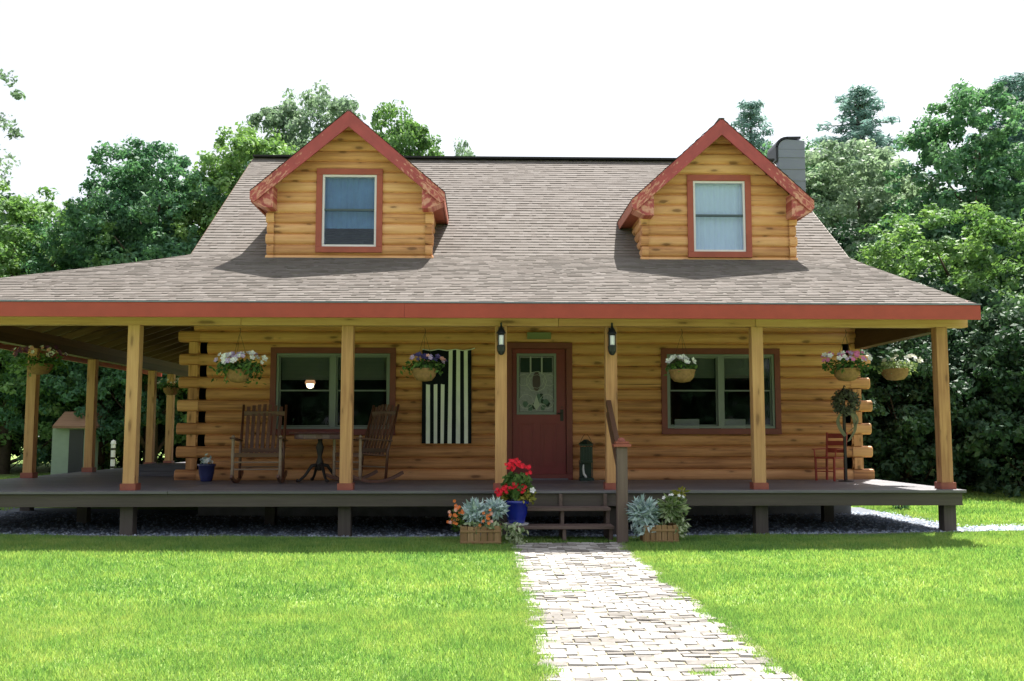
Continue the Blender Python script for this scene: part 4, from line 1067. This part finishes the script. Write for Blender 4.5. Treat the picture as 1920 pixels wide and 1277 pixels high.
# rocking chairs
def rocking_chair(loc, rz, label):
    root = empty('rocking_chair', (0, 0, 0), label, 'rocking chair', 'brown slatted rocking chairs on the porch')
    # faces -y, seat .40 high
    mb = MB()
    for k in range(7): mb.bar((-.26 + k * .0867, -.24, .425), (-.26 + k * .0867, .22, .385), .07, .018)
    mb.bar((-.31, -.245, .40), (.31, -.245, .40), .03, .06); mb.build('seat', 'chairwood', root, bevel=.003)
    mb = MB()
    for k in range(7):
        x = -.225 + k * .075; h = 1.10 + .04 * math.cos((k - 3) * .5); mb.bar((x, .20, .40), (x * 1.06, .42, h), .05, .014, up=(0, 1, 0))
    mb.bar((-.29, .215, .46), (.29, .215, .46), .025, .06); mb.bar((-.30, .385, 1.0), (.30, .385, 1.0), .022, .07); mb.build('backrest', 'chairwood', root, bevel=.003)
    for s_ in (-1, 1):
        mb = MB(); mb.lathe([(.019, 0), (.025, .1), (.02, .25), (.026, .36), (.02, .42), (.022, .60), (.028, .62), (.0, .645)], (s_ * .33, -.26, .045), 10); mb.build('leg', 'chairsheen', root, smooth=True)
        mb = MB(); mb.tube([(s_ * .31, .20, .05), (s_ * .31, .23, .45), (s_ * .31, .42, 1.13)], [.02, .022, .018], 8); mb.build('leg', 'chairwood', root, smooth=True)
        mb = MB(); mb.bar((s_ * .33, -.31, .64), (s_ * .32, .28, .60), .085, .022); mb.build('armrest', 'chairwood', root, bevel=.004)
        mb = MB(); pts = [(s_ * .32, y, .02 + .13 * (y - .02) ** 2 / .25) for y in np.linspace(-.40, .50, 11)]
        for p, q in zip(pts, pts[1:]): mb.bar(p, q, .035, .045, .4)
        mb.build('rocker', 'chairwood', root)
    mb = MB(); mb.tube([(-.33, -.26, .20), (.33, -.26, .20)], .012, 6); mb.tube([(-.31, .21, .22), (.31, .21, .22)], .012, 6); mb.tube([(-.33, -.26, .30), (.33, -.26, .30)], .012, 6)
    mb.build('stretcher', 'chairsheen', root)
    root.location = (*loc, DECK + .003); root.rotation_euler = (0, 0, rz); return root
rocking_chair((-3.24, 14.35), R(4), 'brown rocking chair facing the lawn, left of the pedestal table')
rocking_chair((-1.78, 14.45), R(-48), 'brown rocking chair turned sideways to the pedestal table, half behind a porch post')
def table():
    x, y, z = -2.40, 14.5, DECK; root = empty('pedestal_table', (x, y, z), 'dark pedestal table with claw feet between the two rocking chairs', 'table')
    mb = MB(); mb.lathe([(.40, 0), (.44, .005), (.45, .018), (.44, .03), (.0, .032)], (x, y, z + .70), 28); mb.build('tabletop', 'tablet', root, smooth=False)
    mb = MB(); mb.lathe([(.36, 0), (.37, .01), (.37, .068), (.35, .07)], (x, y, z + .625), 24); mb.build('apron', 'tablet', root)
    mb = MB(); mb.lathe([(.03, 0), (.05, .03), (.055, .12), (.03, .2), (.045, .27), (.06, .34), (.03, .42), (.04, .47)], (x, y, z + .17), 14); mb.build('pedestal', 'iron', root, smooth=True)
    for k in range(4):
        a = k * math.pi / 2 + .5; c, s_ = math.cos(a), math.sin(a)
        mb = MB(); mb.tube([(x + c * .02, y + s_ * .02, z + .26), (x + c * .12, y + s_ * .12, z + .24), (x + c * .22, y + s_ * .22, z + .10), (x + c * .30, y + s_ * .30, z + .03), (x + c * .34, y + s_ * .34, z + .035)], [.028, .026, .02, .02, .026], 8); mb.build('leg', 'iron', root, smooth=True)
table()

# pots
def pot(loc, r, h, mat, name, label, cat='flower pot'):
    x, y, z = loc; root = empty(name, loc, label, cat)
    mb = MB(); mb.lathe([(r * .62, 0), (r * .68, .01), (r * .88, h * .45), (r * .97, h * .85), (r * 1.06, h * .88), (r * 1.08, h), (r * .95, h), (r * .92, h * .93), (.01, h * .92)], loc, 28); mb.build('pot', mat, root, smooth=True)
    return root
z0 = .22
p = pot((.385, 11.88, z0 + .024), .145, .27, 'bluepot', 'geranium_pot', 'glossy cobalt blue pot of red geraniums on the lowest step', 'flower pot')
mb = MB(); mb.lathe([(.10, 0), (.14, .004), (.15, .022), (.12, .020), (.0, .018)], (.385, 11.88, z0 + .001), 24); mb.build('saucer', 'saucer', p)
leaves(p, (.385, 11.86, z0 + .47), .20, .18, .17, 420, .042, 'basketleaf', .8)
leaves(p, (.50, 11.80, z0 + .34), .14, .1, .10, 120, .03, 'yfol', .6); leaves(p, (.22, 11.84, z0 + .30), .07, .08, .10, 60, .03, 'yfol', .6)
for (fx, fz, n, rx) in ((.38, .74, 16, .07), (.30, .69, 14, .07), (.46, .70, 10, .06), (.53, .64, 7, .04), (.25, .44, 14, .08), (.36, .45, 14, .08), (.45, .43, 8, .05), (.18, .39, 8, .05)):
    for i in range(n):
        flower(p, (fx + random.gauss(0, rx * .5), 11.74 + random.uniform(-.05, .05), z0 + fz + random.gauss(0, .022)), (random.uniform(-.5, .5), -1, random.uniform(0, .9)), .024, 'pr')
flower(p, (.57, 11.70, z0 + .42), (0, -1, .3), .04, 'pw')
p = pot((-4.13, 14.85, DECK), .125, .26, 'navypot', 'navy_crock', 'navy glazed crock with a few white blooms beside the left log corner')
leaves(p, (-4.13, 14.85, DECK + .31), .10, .1, .09, 110, .03, 'silver', .4); bouquet(p, (-4.13, 14.82, DECK + .27), .09, .06, 4, ['pw'], .035)

def planter(x, y, w_, label, left):
    z = gz(x, y); root = empty('wooden_planter', (x, y, z), label, 'planter', 'slatted wooden planters either side of the steps'); h = .235; d = .15
    mb = MB(); n = 6
    for s_ in (-1, 1):
        for k in range(n):
            xa = x - w_ / 2 + w_ * k / n; mb.box(xa + .003, xa + w_ / n - .003, y + s_ * d - .008, y + s_ * d + .008, z, z + h - random.uniform(0, .01))
        mb.box(x + s_ * w_ / 2 - .008, x + s_ * w_ / 2 + .008, y - d + .01, y + d - .01, z, z + h)
    mb.box(x - w_ / 2 - .005, x + w_ / 2 + .005, y - d - .018, y - d - .0085, z + .035, z + .06); mb.box(x - w_ / 2 - .005, x + w_ / 2 + .005, y - d - .018, y - d - .0085, z + .16, z + .185)
    mb.box(x - w_ / 2 + .01, x + w_ / 2 - .01, y - d + .01, y + d - .01, z + .17, z + .19)
    mb.build('box', 'boxwood', root, bevel=.003)
    return root, z
pl, z = planter(-.04, 11.62, .46, 'wooden planter left of the steps with silver foliage and orange flowers', True)
leaves(pl, (-.10, 11.58, z + .38), .15, .13, .14, 380, .055, 'silver', .28, radial=True); leaves(pl, (.13, 11.58, z + .42), .13, .12, .12, 300, .055, 'silver', .28, radial=True)
leaves(pl, (0, 11.56, z + .24), .27, .14, .07, 220, .035, 'ivy', .5, hang=.08); leaves(pl, (.36, 11.5, z + .14), .13, .08, .13, 160, .032, 'ivy', .5, hang=.08)
for c_, n, rx in (((-.34, 11.55, z + .30), 20, .07), ((-.30, 11.55, z + .40), 14, .06), ((.02, 11.45, z + .32), 12, .06)):
    for i in range(n): flower(pl, (c_[0] + random.gauss(0, rx * .6), c_[1] + random.uniform(-.05, .05), c_[2] + random.gauss(0, rx * .7)), (random.uniform(-.5, .5), -1, random.uniform(-.1, .8)), .022, random.choice(['po', 'po', 'ps']))
leaves(pl, (-.32, 11.58, z + .30), .09, .08, .14, 140, .03, 'basketleaf', .5)
pr_, z = planter(2.05, 11.62, .40, 'wooden planter right of the steps brimming with silver and grey green foliage', False)
leaves(pr_, (1.86, 11.56, z + .38), .19, .15, .16, 520, .060, 'silver', .26, radial=True)
leaves(pr_, (2.20, 11.58, z + .42), .19, .15, .17, 420, .05, 'ivy', .35, hang=.22, radial=True); leaves(pr_, (1.86, 11.52, z + .22), .16, .1, .12, 160, .05, 'silver', .26, hang=.1)
leaves(pr_, (2.30, 11.6, z + .58), .10, .08, .08, 60, .035, 'yfol', .35, radial=True); leaves(pr_, (2.30, 11.48, z + .2), .08, .06, .15, 110, .03, 'ivy', .4, hang=.06)
bouquet(pr_, (2.22, 11.5, z + .52), .12, .06, 5, ['pw'], .022)

# tall lantern by the door
def floor_lantern():
    x, y, z = 1.545, 15.0, DECK; root = empty('floor_lantern', (x, y, z), 'tall dark green lantern with a pale candle beside the red door', 'lantern'); a = .095
    mb = MB(); mb.box(x - a - .01, x + a + .01, y - a - .01, y + a + .01, z, z + .04); mb.box(x - a, x + a, y - a, y + a, z + .27, z + .30); mb.box(x - a, x + a, y - a, y + a, z + .52, z + .545)
    for sx in (-1, 1):
        for sy in (-1, 1): mb.box(x + sx * a - .012 * (sx > 0) * 1 - .0 if sx > 0 else x - a, x + a if sx > 0 else x - a + .012, y + sy * a - (.012 if sy > 0 else 0), y + sy * a + (0 if sy > 0 else .012), z + .0405, z + .2695)
    for k in range(5): mb.box(x - a + k * .045, x - a + k * .045 + .008, y - a, y - a + .008, z + .301, z + .519)
    mb.box(x - a + .01, x + a - .01, y - a + .02, y + a - .01, z + .301, z + .51); mb.box(x - a + .01, x + a - .01, y + a - .02, y + a - .013, z + .041, z + .269)
    mb.lathe([(.12, 0), (.10, .02), (.03, .07), (.0, .075)], (x, y, z + .546), 4); mb.build('lantern_case', 'greenblack', root, bevel=.002)
    mb = MB(); mb.tube([(x - .085 + .17 * k / 8, y, z + .58 + .12 * math.sin(math.pi * k / 8)) for k in range(9)], .004, 6); mb.build('handle', 'iron', root)
    mb = MB(); mb.tube([(x - .045, y - .05, z + .24), (x - .05, y - .05, z + .17), (x - .04, y - .05, z + .10), (x - .005, y - .05, z + .05), (x + .0, y - .05, z + .045)], [.01, .016, .018, .018, .012], 8); mb.build('candle', 'whitep', root, smooth=True)
floor_lantern()

# little red chair
def red_chair():
    root = empty('ladder_back_chair', (0, 0, 0), 'small red ladder back chair by the right log corner', 'chair'); w_ = .17
    mb = MB(); mb.box(-w_, w_, -.17, .15, .33, .352); mb.build('seat', 'smallred', root, bevel=.004)
    for s_ in (-1, 1):
        mb = MB(); mb.tube([(s_ * .15, -.15, 0), (s_ * .155, -.15, .329)], .019, 8); mb.build('leg', 'smallred', root)
        mb = MB(); mb.tube([(s_ * .15, .15, 0), (s_ * .15, .16, .35), (s_ * .16, .21, .72)], .020, 8); mb.build('leg', 'smallred', root)
        mb = MB(); mb.bar((s_ * .19, -.16, .47), (s_ * .16, .18, .48), .04, .014); mb.tube([(s_ * .17, -.14, .353), (s_ * .18, -.14, .465)], .01, 6); mb.build('armrest', 'smallred', root)
    mb = MB()
    for z in (.45, .56, .67): mb.bar((-.15, .175 + (z - .45) * .12, z), (.15, .175 + (z - .45) * .12, z), .014, .07)
    mb.build('backrest', 'smallred', root)
    mb = MB(); mb.tube([(-.15, -.15, .14), (.15, -.15, .14)], .009, 6); mb.tube([(-.15, -.15, .18), (-.15, .15, .18)], .009, 6); mb.tube([(.15, -.15, .18), (.15, .15, .18)], .009, 6); mb.build('stretcher', 'smallred', root)
    root.location = (5.22, 14.8, DECK + .002); root.rotation_euler = (0, 0, R(-50))
red_chair()
# iron stand with a dried wreath
def stand():
    x, y, z = 5.36, 14.55, DECK; root = empty('iron_stand', (x, y, z), 'dark iron stand at the right log corner with a forked top', 'stand')
    mb = MB(); mb.lathe([(.11, 0), (.11, .012), (.03, .02), (.0, .02)], (x, y, z), 16); mb.build('base', 'iron', root)
    mb = MB(); mb.box(x - .018, x + .018, y - .018, y + .018, z + .02, z + 1.38); mb.build('pole', 'iron', root)
    mb = MB(); mb.tube([(x, y, z + 1.375), (x, y - .04, z + 1.42), (x, y - .09, z + 1.40)], .008, 6); mb.tube([(x - .08, y, z + 1.32), (x, y, z + 1.28), (x + .08, y, z + 1.32)], .008, 6); mb.build('hook', 'iron', root)
    w_ = empty('wreath', (x, y - .07, z + 1.1), 'grey green dried wreath with long drooping ribbons hung on the iron stand', 'wreath')
    cz_ = z + 1.17
    mb = MB(); mb.tube([(x + .12 * math.cos(k * .3927), y - .07, cz_ + .13 * math.sin(k * .3927)) for k in range(17)], .028, 7); mb.build('ring', 'dried', w_, smooth=True)
    V = []; 
    cs = np.array([(x + .13 * math.cos(a), y - .08, cz_ + .14 * math.sin(a)) for a in np.linspace(0, 6.28, 22)])
    P, F, T = leaf_cloud(cs, np.full(22, .10), 40, .034, .4); rawmesh('twigs', P, F, T, 'dried', w_, origin=(x, y - .07, cz_))
    for s_, L, wd in ((-1, .42, .05), (1, .50, .05), (1, .36, .03)):
        mb = MB(); pts = [(x + s_ * (.02 + .11 * math.sin(q / 9 * math.pi)) * (1.3 if wd < .04 else 1), y - .10 - .01 * math.sin(q * 1.3), cz_ - .08 - L * q / 9) for q in range(10)]
        for p_, q_ in zip(pts, pts[1:]):
            mb.obox([(p_[i] + q_[i]) / 2 for i in range(3)], (Vector(q_) / 2 - Vector(p_) / 2, (.5 * wd, 0, .2 * wd), (0, .003, 0)), .5)
        mb.build('ribbon', 'ribbon', w_)
stand()
# low grey box on the side porch
mb = MB(); x0, x1, y0, y1 = -5.75, -4.72, 16.6, 17.5
for k in range(2): mb.box(x0, x1, y0, y0 + .02, DECK + .002 + k * .085, DECK + .084 + k * .085); mb.box(x0, x1, y1 - .02, y1, DECK + .002 + k * .085, DECK + .084 + k * .085)
mb.box(x0, x0 + .02, y0 + .021, y1 - .021, DECK + .002, DECK + .169); mb.box(x1 - .02, x1, y0 + .021, y1 - .021, DECK + .002, DECK + .169)
for k in range(6): mb.box(x0 - .02, x1 + .02, y0 - .02 + k * .157, y0 + .13 + k * .157, DECK + .171, DECK + .195)
o = mb.build('storage_box', 'bench', bevel=.004); setp(o, 'low dark grey wooden box on the left side porch behind the corner', 'box')

# pendant lamp inside the left window and pale chair backs inside the right one
L_ = empty('pendant_lamp', (-2.86, 16.2, 2.08), 'lit amber pendant lamp glowing inside the left window', 'lamp')
mb = MB(); mb.lathe([(.08, 0), (.088, .02), (.07, .06), (.035, .10), (.02, .13)], (-2.86, 16.2, 2.12), 16); mb.build('lamp_shade', 'amber', L_, smooth=True)
mb = MB(); mb.lathe([(.01, 0), (.05, .02), (.065, .07), (.05, .115)], (-2.86, 16.2, 2.04), 12); mb.build('bulb', 'warm', L_, smooth=True)
mb = MB(); mb.tube([(-2.86, 16.2, 2.28), (-2.86, 16.2, 2.86)], .006, 6); mb.build('cord', 'iron', L_)
for x, lab in ((3.25, 'pale chair back inside the left half of the right window'), (4.0, 'pale chair back inside the right half of the right window')):
    r_ = empty('dining_chair', (x, 15.9, .6), lab, 'chair', 'chairs inside the right window')
    mb = MB(); mb.obox((x, 15.75, 1.32), ((.2, 0, 0), (0, .015, 0), (0, 0, .22)), .5); mb.build('backrest', 'whitep', r_, bevel=.02)
    mb = MB(); mb.box(x - .2, x + .2, 15.77, 16.15, 1.03, 1.07); mb.build('seat', 'whitep', r_)
    for sx in (-1, 1):
        for yy in (15.78, 16.12):
            mb = MB(); mb.box(x + sx * .18 - .015, x + sx * .18 + .015, yy - .015, yy + .015, .602, 1.029); mb.build('leg', 'whitep', r_)

# ------------------------------------------------------------------ things beyond the left porch
def shed():
    x0, x1, y0, y1 = -12.1, -11.2, 28.0, 29.0; z = gz(x0, 0); root = empty('garden_shed', ((x0 + x1) / 2, 28.6, z), 'small pale green shed with a brown roof seen past the left side porch', 'shed')
    mb = MB(); mb.box(x0, x1, y0, y1, z - .05, z + 1.35); mb.build('wall', 'shed', root)
    mb = MB(); mb.box(-11.62, -11.23, y0 - .03, y0 - .002, z, z + 1.32); mb.build('door', 'black', root)
    mb = MB(); c = ((x0 + x1) / 2 + .1, 28.6, z + 1.85); q = [(x0 + .1, y0 - .25), (x1 + .2, y0 - .25), (x1 + .2, y1 + .2), (x0 + .1, y1 + .2)]
    mb.box(q[0][0], q[1][0], q[0][1], q[2][1], z + 1.352, z + 1.42)
    t0 = [(a * .6 + c[0] * .4, b * .6 + c[1] * .4, z + 1.82) for a, b in q]
    for i in range(4):
        a, b = q[i], q[(i + 1) % 4]; mb.face([(a[0], a[1], z + 1.42), (b[0], b[1], z + 1.42), t0[(i + 1) % 4], t0[i]], None, .4)
    mb.face(t0, None, .4); mb.build('roof', 'shedroof', root)
shed()
for x, y, lab in ((-10.75, 27.4, 'white banded garden post nearest the small green shed'), (-10.25, 27.6, 'white banded garden post right of the second side porch post')):
    z = gz(x, y); mb = MB(); mb.lathe([(.06, 0), (.06, .9), (.075, .92), (.06, 1.0), (.0, 1.04)], (x, y, z), 12, mi=0)
    for q in (.25, .5, .75): mb.lathe([(.062, 0), (.063, .01), (.063, .05), (.062, .06)], (x, y, z + q), 12, mi=1)
    o = mb.build('garden_post', ['whitep', 'iron']); setp(o, lab, 'post', 'white posts beyond the left porch')
def small_shrub(x, y, r, label):
    z = gz(x, y); root = empty('small_shrub', (x, y, z), label, 'shrub')
    mb = MB()
    for k in range(5): a = k * 1.26; mb.tube([(x, y, z), (x + r * .5 * math.cos(a), y + r * .5 * math.sin(a), z + r * .9)], [.008, .004], 5)
    mb.build('stem', 'bark', root); leaves(root, (x, y, z + r * .7), r, r, r * .7, 320, .035, 'leafmid', .4, zmin=z + .01, radial=True)
small_shrub(6.72, 15.9, .22, 'small round green shrub on the lawn right of the house')
print('objects', len(bpy.data.objects))
